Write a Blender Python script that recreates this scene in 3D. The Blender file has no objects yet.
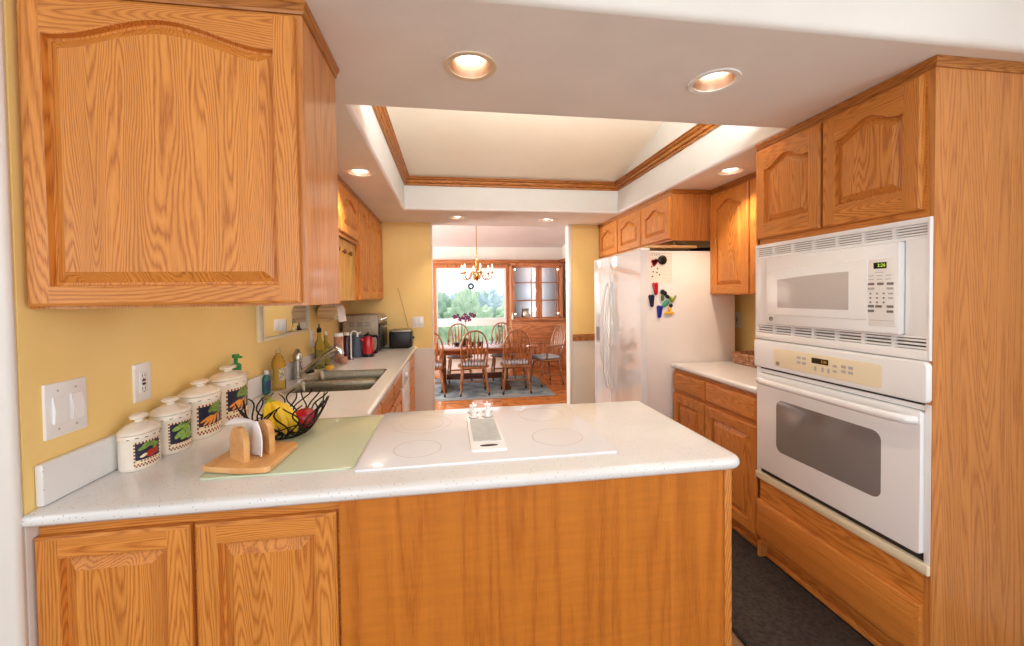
import bpy, bmesh, math, random
from mathutils import Vector, Matrix
S = bpy.context.scene
COL = S.collection
PI = math.pi
V = Vector
random.seed(7)

# ------------------------------------------------------------------ camera, sky, sun, exposure
EYE = V((0, 0, 1.42))
_yaw, _pitch, _roll = -0.149185, -0.022011, -0.012916
_fwd = V((-math.sin(_yaw)*math.cos(_pitch), math.cos(_yaw)*math.cos(_pitch), math.sin(_pitch)))
_rt = V((math.cos(_yaw), math.sin(_yaw), 0))
_up = _rt.cross(_fwd)
_r2 = math.cos(_roll)*_rt + math.sin(_roll)*_up
_u2 = -math.sin(_roll)*_rt + math.cos(_roll)*_up
cd = bpy.data.cameras.new('camera')
cam = bpy.data.objects.new('camera', cd); COL.objects.link(cam)
M_ = Matrix((_r2, _u2, -_fwd)).transposed().to_4x4(); M_.translation = EYE
cam.matrix_world = M_
cd.sensor_width = 36; cd.lens = 407.6/1024*36; cd.shift_y = -17.67/1024
cd.clip_start = 0.02; cd.clip_end = 400
S.camera = cam

S.view_settings.view_transform = 'Standard'; S.view_settings.look = 'None'
S.view_settings.gamma = 1; S.view_settings.use_curve_mapping = False
S.view_settings.exposure = 0.36
S.cycles.use_denoising = True
S.cycles.max_bounces = 10; S.cycles.diffuse_bounces = 5; S.cycles.glossy_bounces = 4
S.cycles.transmission_bounces = 8; S.cycles.sample_clamp_indirect = 6
S.cycles.caustics_reflective = False; S.cycles.caustics_refractive = False

w = bpy.data.worlds.new('sky'); S.world = w; w.use_nodes = True
nt = w.node_tree; bg = nt.nodes['Background']
bg.inputs['Color'].default_value = (0.86, 0.93, 1.0, 1); bg.inputs['Strength'].default_value = 1.5

def light(name, kind, loc, energy, color=(1, 1, 1), size=1, size_y=None, rot=(0, 0, 0), **k):
    d = bpy.data.lights.new(name, kind); d.energy = energy; d.color = color
    if kind == 'AREA':
        d.size = size
        if size_y: d.shape = 'RECTANGLE'; d.size_y = size_y
    elif kind in ('POINT', 'SPOT'): d.shadow_soft_size = size
    for a, v in k.items(): setattr(d, a, v)
    o = bpy.data.objects.new(name, d); o.location = loc; o.rotation_euler = rot; COL.objects.link(o); return o
sun = light('sun', 'SUN', (0, 20, 20), 2.6, (1, .95, .86), rot=(math.radians(-38), math.radians(-14), 0), angle=.01)
# daylight coming in through the window behind the camera, then added fill lights
light('daylight_behind', 'AREA', (-0.3, -2.95, 1.55), 36, (0.88, 0.94, 1.0), 3.4, 1.7, (math.radians(90), 0, 0))
light('nook_fill', 'AREA', (2.2, -1.0, 1.6), 30, (0.88, 0.94, 1.0), 1.6, 2.2, (0, math.radians(90), 0))  # added fill at the windowless right wall, brightens the left wall
light('nook_fill', 'AREA', (-3.4, -1.0, 1.5), 20, (0.86, 0.93, 1.0), 1.6, 2.2, (0, math.radians(-90), 0))  # added fill from the left, no window there, whitens the appliance fronts
light('dining_fill', 'AREA', (-2.9, 6.3, 1.5), 165, (0.95, 0.97, 1.0), 2.2, 1.6, (0, math.radians(-90), 0))  # added fill before an unseen solid wall, brightens the dining room
light('skylight_fill', 'AREA', (0.6, 1.76, 2.70), 8, (1.0, 0.96, 0.90), 1.6, 0.4, (math.radians(90), 0, 0))  # added fill out of view at the tray's near end, lights the slope
light('tray_fill', 'AREA', (0.6, 1.79, 2.34), 22, (1.0, 0.98, 0.93), 1.8, 0.06, (math.radians(152), 0, 0))  # added strip hidden behind the soffit edge, no fixture, brightens the tray slope
WARM = (1.0, 0.84, 0.64)

# ------------------------------------------------------------------ materials
def node(nt, t, **k):
    n = nt.nodes.new(t)
    for a, v in k.items(): setattr(n, a, v)
    return n
def sin_(n, i, v): n.inputs[i].default_value = v
def srgb(r, g, b):
    f = lambda c: ((c/255+.055)/1.055)**2.4 if c/255 > .04045 else c/255/12.92
    return (f(r), f(g), f(b), 1)
def mat(name, col, rough=.5, metal=0, spec=.5, emit=None, es=1, trans=0, ior=1.45, coat=0, alpha=1):
    m = bpy.data.materials.new(name); m.use_nodes = True
    b = m.node_tree.nodes['Principled BSDF']
    b.inputs['Base Color'].default_value = col; b.inputs['Roughness'].default_value = rough
    b.inputs['Metallic'].default_value = metal; b.inputs['Specular IOR Level'].default_value = spec
    b.inputs['Transmission Weight'].default_value = trans; b.inputs['IOR'].default_value = ior
    b.inputs['Coat Weight'].default_value = coat; b.inputs['Alpha'].default_value = alpha
    if emit: b.inputs['Emission Color'].default_value = emit; b.inputs['Emission Strength'].default_value = es
    return m
def bsdf(m): return m.node_tree.nodes['Principled BSDF']

def noisy(name, c1, c2, scale=8, rough=.5, detail=3, bump=0, bscale=200, lo=.35, hi=.65, **k):
    m = mat(name, c1, rough, **k); nt = m.node_tree; b = bsdf(m)
    tc = node(nt, 'ShaderNodeTexCoord'); n = node(nt, 'ShaderNodeTexNoise')
    sin_(n, 'Scale', scale); sin_(n, 'Detail', detail)
    nt.links.new(tc.outputs['Object'], n.inputs['Vector'])
    r = node(nt, 'ShaderNodeValToRGB'); r.color_ramp.elements[0].position = lo; r.color_ramp.elements[1].position = hi
    r.color_ramp.elements[0].color = c1; r.color_ramp.elements[1].color = c2
    nt.links.new(n.outputs['Fac'], r.inputs['Fac']); nt.links.new(r.outputs['Color'], b.inputs['Base Color'])
    if bump:
        n2 = node(nt, 'ShaderNodeTexNoise'); sin_(n2, 'Scale', bscale); sin_(n2, 'Detail', 2)
        nt.links.new(tc.outputs['Object'], n2.inputs['Vector'])
        bp = node(nt, 'ShaderNodeBump'); sin_(bp, 'Strength', bump); sin_(bp, 'Distance', .002)
        nt.links.new(n2.outputs['Fac'], bp.inputs['Height']); nt.links.new(bp.outputs['Normal'], b.inputs['Normal'])
    return m

def wood(name, axis, light_c, mid_c, dark_c, rings=75, feat=5.0, stretch=.11, rough=.40, pores=.32, coat=.08, fig=1.0, jag=1.0, ripple=0):
    """Plain-sawn timber: contour lines of a noise stretched along the grain, with fine pores."""
    m = mat(name, mid_c, rough, coat=coat); nt = m.node_tree; b = bsdf(m); L = nt.links.new
    b.inputs['Coat Roughness'].default_value = .12
    tc = node(nt, 'ShaderNodeTexCoord'); oi = node(nt, 'ShaderNodeObjectInfo'); ge = node(nt, 'ShaderNodeNewGeometry')
    a1 = node(nt, 'ShaderNodeMath', operation='MULTIPLY_ADD'); sin_(a1, 1, 17.3)
    L(ge.outputs['Random Per Island'], a1.inputs[0]); 
    a2 = node(nt, 'ShaderNodeMath', operation='MULTIPLY'); sin_(a2, 1, 31.7); L(oi.outputs['Random'], a2.inputs[0]); L(a2.outputs[0], a1.inputs[2])
    cb = node(nt, 'ShaderNodeCombineXYZ')
    for i in range(3): L(a1.outputs[0], cb.inputs[i])
    ad = node(nt, 'ShaderNodeVectorMath', operation='ADD'); L(tc.outputs['Object'], ad.inputs[0]); L(cb.outputs[0], ad.inputs[1])
    def scaled(t, g):
        s = [t, t, t]; s['xyz'.index(axis)] = g
        mp = node(nt, 'ShaderNodeVectorMath', operation='MULTIPLY'); mp.inputs[1].default_value = s
        L(ad.outputs[0], mp.inputs[0]); return mp.outputs[0]
    n1 = node(nt, 'ShaderNodeTexNoise'); sin_(n1, 'Scale', feat); sin_(n1, 'Detail', 3.0); sin_(n1, 'Roughness', .42); sin_(n1, 'Distortion', .3)
    L(scaled(1, stretch), n1.inputs['Vector'])
    nj = node(nt, 'ShaderNodeTexNoise'); sin_(nj, 'Scale', 1); sin_(nj, 'Detail', 2); L(scaled(150, 16), nj.inputs['Vector'])
    k0 = node(nt, 'ShaderNodeMath', operation='MULTIPLY'); sin_(k0, 1, rings); L(n1.outputs['Fac'], k0.inputs[0])
    k = node(nt, 'ShaderNodeMath', operation='MULTIPLY_ADD'); sin_(k, 1, jag); L(nj.outputs['Fac'], k.inputs[0]); L(k0.outputs[0], k.inputs[2])
    f = node(nt, 'ShaderNodeMath', operation='PINGPONG'); sin_(f, 1, 1.0); L(k.outputs[0], f.inputs[0])
    r = node(nt, 'ShaderNodeValToRGB'); e = r.color_ramp.elements
    e[0].position = 0; e[0].color = dark_c; e[1].position = 1; e[1].color = light_c
    q = e.new(.26); q.color = [(.25*x+.75*y) for x, y in zip(dark_c, mid_c)]
    q = e.new(.55); q.color = [(.55*x+.45*y) for x, y in zip(mid_c, light_c)]
    L(f.outputs[0], r.inputs['Fac'])
    base = node(nt, 'ShaderNodeMix', data_type='RGBA'); base.inputs[0].default_value = fig
    base.inputs[6].default_value = [(.5*x+.5*y) for x, y in zip(mid_c, light_c)]; L(r.outputs['Color'], base.inputs[7])
    n2 = node(nt, 'ShaderNodeTexNoise'); sin_(n2, 'Scale', 1); sin_(n2, 'Detail', 3); L(scaled(420, 14), n2.inputs['Vector'])
    r2 = node(nt, 'ShaderNodeValToRGB'); r2.color_ramp.elements[0].position = .38; r2.color_ramp.elements[1].position = .56
    r2.color_ramp.elements[0].color = (.62, .48, .36, 1); r2.color_ramp.elements[1].color = (1, 1, 1, 1)
    L(n2.outputs['Fac'], r2.inputs['Fac'])
    pf = node(nt, 'ShaderNodeMapRange'); sin_(pf, 1, 0); sin_(pf, 2, .8); sin_(pf, 3, pores*1.7); sin_(pf, 4, pores*.45); L(f.outputs[0], pf.inputs[0])
    mx = node(nt, 'ShaderNodeMix', data_type='RGBA', blend_type='MULTIPLY'); L(pf.outputs[0], mx.inputs[0])
    L(base.outputs[2], mx.inputs[6]); L(r2.outputs['Color'], mx.inputs[7])
    n3 = node(nt, 'ShaderNodeTexNoise'); sin_(n3, 'Scale', 1); sin_(n3, 'Detail', 1); L(scaled(22, .5), n3.inputs['Vector'])
    r3 = node(nt, 'ShaderNodeValToRGB'); r3.color_ramp.elements[0].position = .3; r3.color_ramp.elements[1].position = .7
    r3.color_ramp.elements[0].color = (.90, .88, .85, 1); r3.color_ramp.elements[1].color = (1.04, 1.04, 1.05, 1)
    L(n3.outputs['Fac'], r3.inputs['Fac'])
    m3 = node(nt, 'ShaderNodeMix', data_type='RGBA', blend_type='MULTIPLY'); m3.inputs[0].default_value = 1
    L(mx.outputs[2], m3.inputs[6]); L(r3.outputs['Color'], m3.inputs[7])
    if ripple:
        n4 = node(nt, 'ShaderNodeTexNoise'); sin_(n4, 'Scale', 1); sin_(n4, 'Detail', 2); L(scaled(9, 75), n4.inputs['Vector'])
        r4 = node(nt, 'ShaderNodeValToRGB'); r4.color_ramp.elements[0].position = .35; r4.color_ramp.elements[1].position = .65
        r4.color_ramp.elements[0].color = (1-ripple, 1-ripple*1.1, 1-ripple*1.25, 1); r4.color_ramp.elements[1].color = (1, 1, 1, 1)
        L(n4.outputs['Fac'], r4.inputs['Fac'])
        m4 = node(nt, 'ShaderNodeMix', data_type='RGBA', blend_type='MULTIPLY'); m4.inputs[0].default_value = 1
        L(m3.outputs[2], m4.inputs[6]); L(r4.outputs['Color'], m4.inputs[7]); m3 = m4
    L(m3.outputs[2], b.inputs['Base Color'])
    bp = node(nt, 'ShaderNodeBump'); sin_(bp, 'Strength', .12); sin_(bp, 'Distance', .001)
    L(n2.outputs['Fac'], bp.inputs['Height']); L(bp.outputs['Normal'], b.inputs['Normal'])
    return m
OL, OM, OD = srgb(221, 146, 67), srgb(209, 132, 55), srgb(188, 111, 44)
OAK = {a: wood('oak_'+a, a, OL, OM, OD, rings=200, feat=4.0, stretch=.085, jag=1.4) for a in 'xyz'}
PL, PM, PD = srgb(206, 124, 42), srgb(199, 117, 38), srgb(187, 105, 32)
PLY = wood('oak_veneer', 'z', PL, PM, PD, rings=16, feat=7, stretch=.05, pores=.22, fig=.7, ripple=.08)
PLYZ = wood('oak_panel', 'z', srgb(211, 140, 72), srgb(202, 130, 62), srgb(188, 114, 51), rings=110, feat=3.4, stretch=.055, fig=.8, coat=.4)
TRIM = {a: wood('oak_trim_'+a, a, srgb(186, 120, 54), srgb(170, 106, 44), srgb(142, 82, 30), rings=90) for a in 'xyz'}
OX, OY, OZ = OAK['x'], OAK['y'], OAK['z']
CHAIRWOOD = wood('chair_oak', 'z', srgb(172, 116, 68), srgb(150, 96, 54), srgb(112, 68, 38), rings=30, rough=.28, coat=.4)
DARKWOOD = wood('walnut', 'x', srgb(110, 62, 40), srgb(88, 46, 30), srgb(58, 30, 20), rings=30)
TABLEWOOD = wood('table_oak', 'x', srgb(176, 104, 62), srgb(150, 82, 46), srgb(118, 60, 34), rings=30, rough=.18, coat=.5)
CHERRY = wood('cherry', 'x', srgb(196, 126, 80), srgb(184, 114, 70), srgb(160, 94, 56), rings=30)
CHERRYZ = wood('cherry_upright', 'z', srgb(196, 126, 80), srgb(184, 114, 70), srgb(160, 94, 56), rings=30)
BEECH = wood('beech', 'y', srgb(228, 176, 116), srgb(222, 168, 106), srgb(212, 154, 92), rings=12, pores=.12)
BOARDWOOD = wood('maple', 'x', srgb(236, 196, 140), srgb(226, 182, 124), srgb(206, 156, 98), rings=25)
YELLOW = noisy('yellow_paint', srgb(249, 218, 144), srgb(247, 213, 137), 3, .55, bump=.15, bscale=120)
WHITEW = noisy('white_paint', srgb(233, 228, 220), srgb(228, 222, 214), 3, .6, bump=.2, bscale=120)
CEILW = noisy('ceiling_paint', srgb(240, 235, 231), srgb(236, 230, 226), 4, .7, bump=.25, bscale=90)
CREAMW = noisy('cream_paint', srgb(244, 237, 220), srgb(241, 233, 215), 3, .65, bump=.2, bscale=110)
TRIMW = mat('white_trim', srgb(240, 240, 238), .35)
WHITE = mat('white_enamel', srgb(243, 243, 243), .16, coat=.3)
WHITE2 = mat('white_plastic', srgb(242, 241, 240), .35)
OFFW = mat('offwhite_plastic', srgb(240, 226, 194), .3)
GREYP = mat('grey_plastic', srgb(120, 116, 112), .5)
LGREY = mat('light_grey', srgb(186, 182, 178), .5)
SLOT = mat('dark_slot', srgb(46, 40, 36), .7)
BLACK = mat('black_plastic', srgb(24, 23, 24), .3)
BLACKM = mat('black_iron', srgb(26, 22, 22), .4, metal=.6)
STEEL = noisy('brushed_steel', srgb(178, 170, 150), srgb(164, 156, 136), 60, .36, metal=.92)
NICKEL = mat('brushed_nickel', srgb(190, 184, 174), .26, metal=1)
CHROME = mat('chrome', srgb(225, 225, 225), .08, metal=1)
BRASS = mat('brass', srgb(190, 148, 84), .25, metal=1)
GOLDREF = mat('gold_reflector', srgb(226, 196, 172), .3, metal=1)
MIRROR = mat('mirror_silver', srgb(235, 235, 232), .02, metal=1)
GLASSD = mat('oven_glass', srgb(128, 124, 122), .1, coat=.6)
MWGLASS = mat('microwave_glass', srgb(196, 190, 186), .2, coat=.5)
DISP = mat('display_black', srgb(22, 24, 20), .2)
DIGIT = mat('display_digit', srgb(150, 200, 60), .5, emit=srgb(190, 225, 80), es=.55)
COOKGL = mat('cooktop_glass', srgb(226, 225, 227), .2, coat=.3)
RINGM = mat('burner_print', srgb(212, 206, 203), .25)
VENTM = noisy('vent_grille', srgb(206, 206, 202), srgb(196, 196, 192), 50, .5)
NAPKIN = noisy('paper', srgb(246, 246, 246), srgb(240, 240, 240), 40, .85)
CERAM = noisy('cream_ceramic', srgb(240, 230, 214), srgb(235, 224, 206), 20, .2, coat=.4)
BROWNMK = mat('brown_glaze', srgb(96, 52, 34), .3)
NAVY = mat('navy_print', srgb(30, 34, 56), .35)
REDCHK = mat('red_check', srgb(140, 44, 36), .35)
CREAMP = mat('cream_print', srgb(236, 220, 186), .35)
LEAFG = noisy('leaf_print', srgb(84, 118, 44), srgb(132, 160, 70), 120, .35)
PEAG = noisy('pea_print', srgb(120, 156, 62), srgb(160, 190, 98), 150, .35)
CARROT = noisy('carrot_print', srgb(226, 132, 40), srgb(238, 164, 74), 150, .35)
TOMATO = mat('tomato_print', srgb(184, 48, 38), .35)
GREENPL = mat('green_pump', srgb(24, 128, 62), .35)
CLEARPL = mat('clear_plastic', srgb(240, 246, 240), .06, trans=.92, ior=1.25)
TEALL = mat('teal_soap', srgb(10, 104, 96), .12, coat=.5)
AMBER = mat('amber_soap', srgb(248, 212, 110), .05, trans=.9, ior=1.25)
LABELW = noisy('bottle_label', srgb(232, 214, 150), srgb(120, 130, 150), 90, .4)
OLIVE = mat('olive_oil', srgb(226, 226, 140), .04, trans=.95, ior=1.15)
BANANA = noisy('banana_skin', srgb(238, 198, 44), srgb(226, 184, 34), 25, .45)
BANGREEN = mat('banana_stem', srgb(150, 160, 56), .5)
APPLE = noisy('apple_skin', srgb(190, 28, 40), srgb(160, 20, 34), 20, .25, coat=.4)
RED = mat('red_enamel', srgb(184, 26, 38), .2, coat=.5)
PURPLE = mat('dark_plum', srgb(62, 26, 44), .2, coat=.4)
PINKJ = noisy('pink_jar', srgb(206, 152, 124), srgb(176, 116, 88), 30, .3)
BLUEG = mat('slate_plastic', srgb(92, 104, 120), .4)
SPONGE = noisy('sponge_yellow', srgb(240, 190, 70), srgb(224, 164, 44), 90, .9)
MAT_ = noisy('brown_mat', srgb(46, 37, 32), srgb(68, 56, 49), 60, .95, bump=.8, bscale=240)
MATEDGE = mat('mat_edge', srgb(34, 28, 26), .8)
VINYL = noisy('vinyl_floor', srgb(150, 118, 88), srgb(132, 102, 74), 14, .35)
FLOORB = wood('floor_oak', 'x', srgb(214, 140, 72), srgb(196, 118, 54), srgb(158, 88, 38), rings=36, rough=.2, coat=.6)
RUG = noisy('rug_blue', srgb(112, 132, 148), srgb(170, 180, 184), 5, .95, detail=6, lo=.4, hi=.6)
RUGB = noisy('rug_border', srgb(128, 140, 148), srgb(150, 156, 158), 22, .95)
CUSH = noisy('cushion_blue', srgb(150, 164, 184), srgb(196, 204, 214), 30, .9)
BULB = mat('lamp_glow', srgb(255, 240, 214), .5, emit=(1, .91, .76, 1), es=4.5)
FLAME = mat('candle_bulb', srgb(255, 236, 200), .4, emit=(1, .80, .5, 1), es=3)
CANDLE = mat('candle_sleeve', srgb(246, 232, 200), .5)
PANEG = mat('window_glass', (1, 1, 1, 1), 0, trans=1, ior=1.02, spec=.2)
CABGLASS = mat('cabinet_glass', srgb(214, 226, 236), .08, trans=.55, ior=1.05)
HUTBACK = mat('hutch_back', srgb(214, 224, 232), .4)
GLASSBD = mat('green_glass_board', srgb(198, 206, 176), .14, coat=.3)
GLASSED = mat('green_glass_edge', srgb(120, 150, 122), .12)
ORCHID = mat('orchid_petal', srgb(110, 30, 96), .5)
STEMG = mat('stem_green', srgb(70, 104, 50), .5)
POT = mat('dark_pot', srgb(44, 42, 50), .3)
SILVER = mat('silver_jug', srgb(190, 186, 178), .3, metal=.8)
BARK = mat('bark', srgb(96, 76, 58), .9)
TREE = [noisy('hazed_leaves_%s' % n, a, b, 1.4, .9, detail=6) for n, a, b in (('pale', srgb(188, 206, 176), srgb(144, 170, 138)), ('mid', srgb(170, 192, 168), srgb(130, 158, 134)), ('blue', srgb(186, 202, 204), srgb(158, 178, 184)))]  # haze painted into the leaf colours, lightened towards white
FIELD = noisy('field_grass', srgb(180, 194, 150), srgb(140, 164, 112), .3, .95)
ROOFM = mat('roof_board', srgb(120, 110, 100), .8)
def quartz():
    m = noisy('quartz_worktop', srgb(231, 230, 228), srgb(227, 225, 222), 6, .22, coat=.25)
    nt = m.node_tree; b = bsdf(m); L = nt.links.new
    tc = node(nt, 'ShaderNodeTexCoord'); base = b.inputs['Base Color'].links[0].from_socket
    for sc, thr, c in ((120, .15, srgb(150, 142, 132)), (75, .12, srgb(190, 180, 166))):
        v = node(nt, 'ShaderNodeTexVoronoi'); sin_(v, 'Scale', sc); L(tc.outputs['Object'], v.inputs['Vector'])
        wn = node(nt, 'ShaderNodeMath', operation='LESS_THAN'); sin_(wn, 1, thr); L(v.outputs['Distance'], wn.inputs[0])
        cs = node(nt, 'ShaderNodeSeparateColor'); L(v.outputs['Color'], cs.inputs[0])
        g = node(nt, 'ShaderNodeMath', operation='GREATER_THAN'); sin_(g, 1, .6); L(cs.outputs[0], g.inputs[0])
        mu = node(nt, 'ShaderNodeMath', operation='MULTIPLY'); L(wn.outputs[0], mu.inputs[0]); L(g.outputs[0], mu.inputs[1])
        mx = node(nt, 'ShaderNodeMix', data_type='RGBA'); L(mu.outputs[0], mx.inputs[0]); L(base, mx.inputs[6]); mx.inputs[7].default_value = c
        base = mx.outputs[2]
    L(base, b.inputs['Base Color']); return m
QUARTZ = quartz()

# ------------------------------------------------------------------ mesh helpers
X_, Y_, Z_ = V((1, 0, 0)), V((0, 1, 0)), V((0, 0, 1))
class G:
    def __init__(s): s.bm = bmesh.new()
    def face(s, pts, mi=0):
        vs = [s.bm.verts.new(p) for p in pts]
        f = s.bm.faces.new(vs); f.material_index = mi; return f
    def box(s, x0, x1, y0, y1, z0, z1, mi=0, bev=0, seg=2):
        t = bmesh.new(); bmesh.ops.create_cube(t, size=1)
        for v in t.verts:
            v.co = V((x0+(v.co.x+.5)*(x1-x0), y0+(v.co.y+.5)*(y1-y0), z0+(v.co.z+.5)*(z1-z0)))
        if bev: bmesh.ops.bevel(t, geom=list(t.edges), offset=bev, segments=seg, profile=.5, affect='EDGES')
        s.merge(t, mi); return s
    def merge(s, t, mi=0, mtx=None):
        mp = {}
        for v in t.verts: mp[v] = s.bm.verts.new(mtx @ v.co if mtx else v.co)
        for f in t.faces:
            try: nf = s.bm.faces.new([mp[v] for v in f.verts]); nf.material_index = mi if mi is not None else f.material_index
            except ValueError: pass
        t.free()
    def loft(s, rings, mi=0, cap0=True, cap1=True, closed=True):
        vr = [[s.bm.verts.new(p) for p in r] for r in rings]
        n = len(rings[0])
        for a, b in zip(vr, vr[1:]):
            for i in range(n if closed else n-1):
                j = (i+1) % n
                f = s.bm.faces.new((a[i], a[j], b[j], b[i])); f.material_index = mi
        if cap0: f = s.bm.faces.new(vr[0][::-1]); f.material_index = mi
        if cap1: f = s.bm.faces.new(vr[-1]); f.material_index = mi
        return s
    def tube(s, pts, r, seg=8, mi=0, closed=False):
        pts = [V(p) for p in pts]; n = len(pts)
        rs = r if isinstance(r, (list, tuple)) else [r]*n
        rings = []; ref = None
        for i, p in enumerate(pts):
            if closed: t = pts[(i+1) % n]-pts[i-1]
            else: t = pts[min(i+1, n-1)]-pts[max(i-1, 0)]
            t.normalize()
            if ref is None:
                ref = t.cross(Z_ if abs(t.z) < .9 else X_).normalized()
            else:
                ref = (ref-t*ref.dot(t)).normalized()
            bn = t.cross(ref)
            rings.append([p+(ref*math.cos(2*PI*k/seg)+bn*math.sin(2*PI*k/seg))*rs[i] for k in range(seg)])
        if closed: rings.append(rings[0]); s.loft(rings, mi, False, False)
        else: s.loft(rings, mi)
        return s
    def lathe(s, prof, c=(0, 0, 0), seg=24, mi=0, ax=Z_, sx=1, sy=1, u=None, cap0=True, cap1=True):
        c = V(c); ax = V(ax).normalized()
        u = V(u) if u is not None else (X_ if abs(ax.x) < .9 else Y_)
        u = (u-ax*u.dot(ax)).normalized(); v = ax.cross(u)
        s.loft([[c+ax*h+(u*math.cos(2*PI*k/seg)*sx+v*math.sin(2*PI*k/seg)*sy)*max(r, 1e-4) for k in range(seg)] for r, h in prof], mi, cap0, cap1)
        return s
    def ball(s, c, r, mi=0, seg=16, rot=None, sub=None):
        t = bmesh.new(); bmesh.ops.create_uvsphere(t, u_segments=seg, v_segments=max(6, seg//2), radius=1)
        r = r if isinstance(r, (list, tuple)) else (r, r, r)
        m = Matrix.Translation(V(c)) @ (rot.to_4x4() if rot else Matrix()) @ Matrix.Diagonal((*r, 1))
        s.merge(t, mi, m); return s
    def prism(s, poly, o, u, v, n, t, mi=0, bev=0):
        """polygon poly (2-D, counter-clockwise seen from n) extruded t along n from o; bev chamfers the front edge"""
        o, u, v, n = V(o), V(u), V(v), V(n)
        def ring(ins, d): return [o+u*a+v*b+n*d for a, b in (offset(poly, ins) if ins else poly)]
        rs = [ring(0, 0)]
        if bev: rs += [ring(0, t-bev), ring(bev*.35, t-bev*.25), ring(bev, t)]
        else: rs += [ring(0, t)]
        s.loft(rs, mi); return s
def offset(poly, d):
    """move the edges of a counter-clockwise polygon inwards by d"""
    n = len(poly); out = []
    for i in range(n):
        p0, p1, p2 = V(poly[i-1]), V(poly[i]), V(poly[(i+1) % n])
        e1 = (p1-p0).normalized(); e2 = (p2-p1).normalized()
        n1 = V((-e1.y, e1.x)); n2 = V((-e2.y, e2.x))
        m = n1+n2; k = m.dot(n1)
        out.append(tuple(p1+m*(d/max(k, .3))))
    return out
def rrect(x0, x1, y0, y1, r, seg=5):
    pts = []
    for cx, cy, a0 in ((x1-r, y0+r, -90), (x1-r, y1-r, 0), (x0+r, y1-r, 90), (x0+r, y0+r, 180)):
        for k in range(seg+1):
            a = math.radians(a0+90*k/seg); pts.append((cx+r*math.cos(a), cy+r*math.sin(a)))
    return pts

def build(name, g, mats, smooth=True, ang=35):
    me = bpy.data.meshes.new(name)
    bmesh.ops.recalc_face_normals(g.bm, faces=list(g.bm.faces))
    g.bm.to_mesh(me); g.bm.free()
    for m in (mats if isinstance(mats, (list, tuple)) else [mats]): me.materials.append(m)
    if smooth:
        me.polygons.foreach_set('use_smooth', [True]*len(me.polygons))
        me.set_sharp_from_angle(angle=math.radians(ang))
    o = bpy.data.objects.new(name, me); COL.objects.link(o); return o
def tag(o, label, cat, group=None, kind=None):
    o['label'] = label; o['category'] = cat
    if group: o['group'] = group
    if kind: o['kind'] = kind
    return o
def thing(name, label, cat, loc, group=None):
    o = bpy.data.objects.new(name, None); o.empty_display_size = .05; COL.objects.link(o); o.location = loc
    return tag(o, label, cat, group)
ORG = {}
def origin(o):
    p = V(o.location)
    while o.parent: o = o.parent; p += V(o.location)
    return p
def part(name, g, mats, parent, label=None, local=False, **k):
    """a child mesh; vertices are given in world space unless local"""
    if not local:
        d = origin(parent)
        for v in g.bm.verts: v.co -= d
    o = build(name, g, mats, **k); o.parent = parent
    if label: o['label'] = label
    return o
def single(name, g, mats, label, cat, loc, group=None, **k):
    for v in g.bm.verts: v.co -= V(loc)
    o = build(name, g, mats, **k); o.location = loc
    return tag(o, label, cat, group)
def struct(name, g, mats, **k):
    o = build(name, g, mats, **k); o['kind'] = 'structure'; return o
def kids(o): return [c for c in bpy.data.objects if c.parent == o]
def copy_tree(o, parent=None):
    c = o.copy(); COL.objects.link(c)
    if parent: c.parent = parent
    for ch in kids(o): copy_tree(ch, c)
    return c

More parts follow.
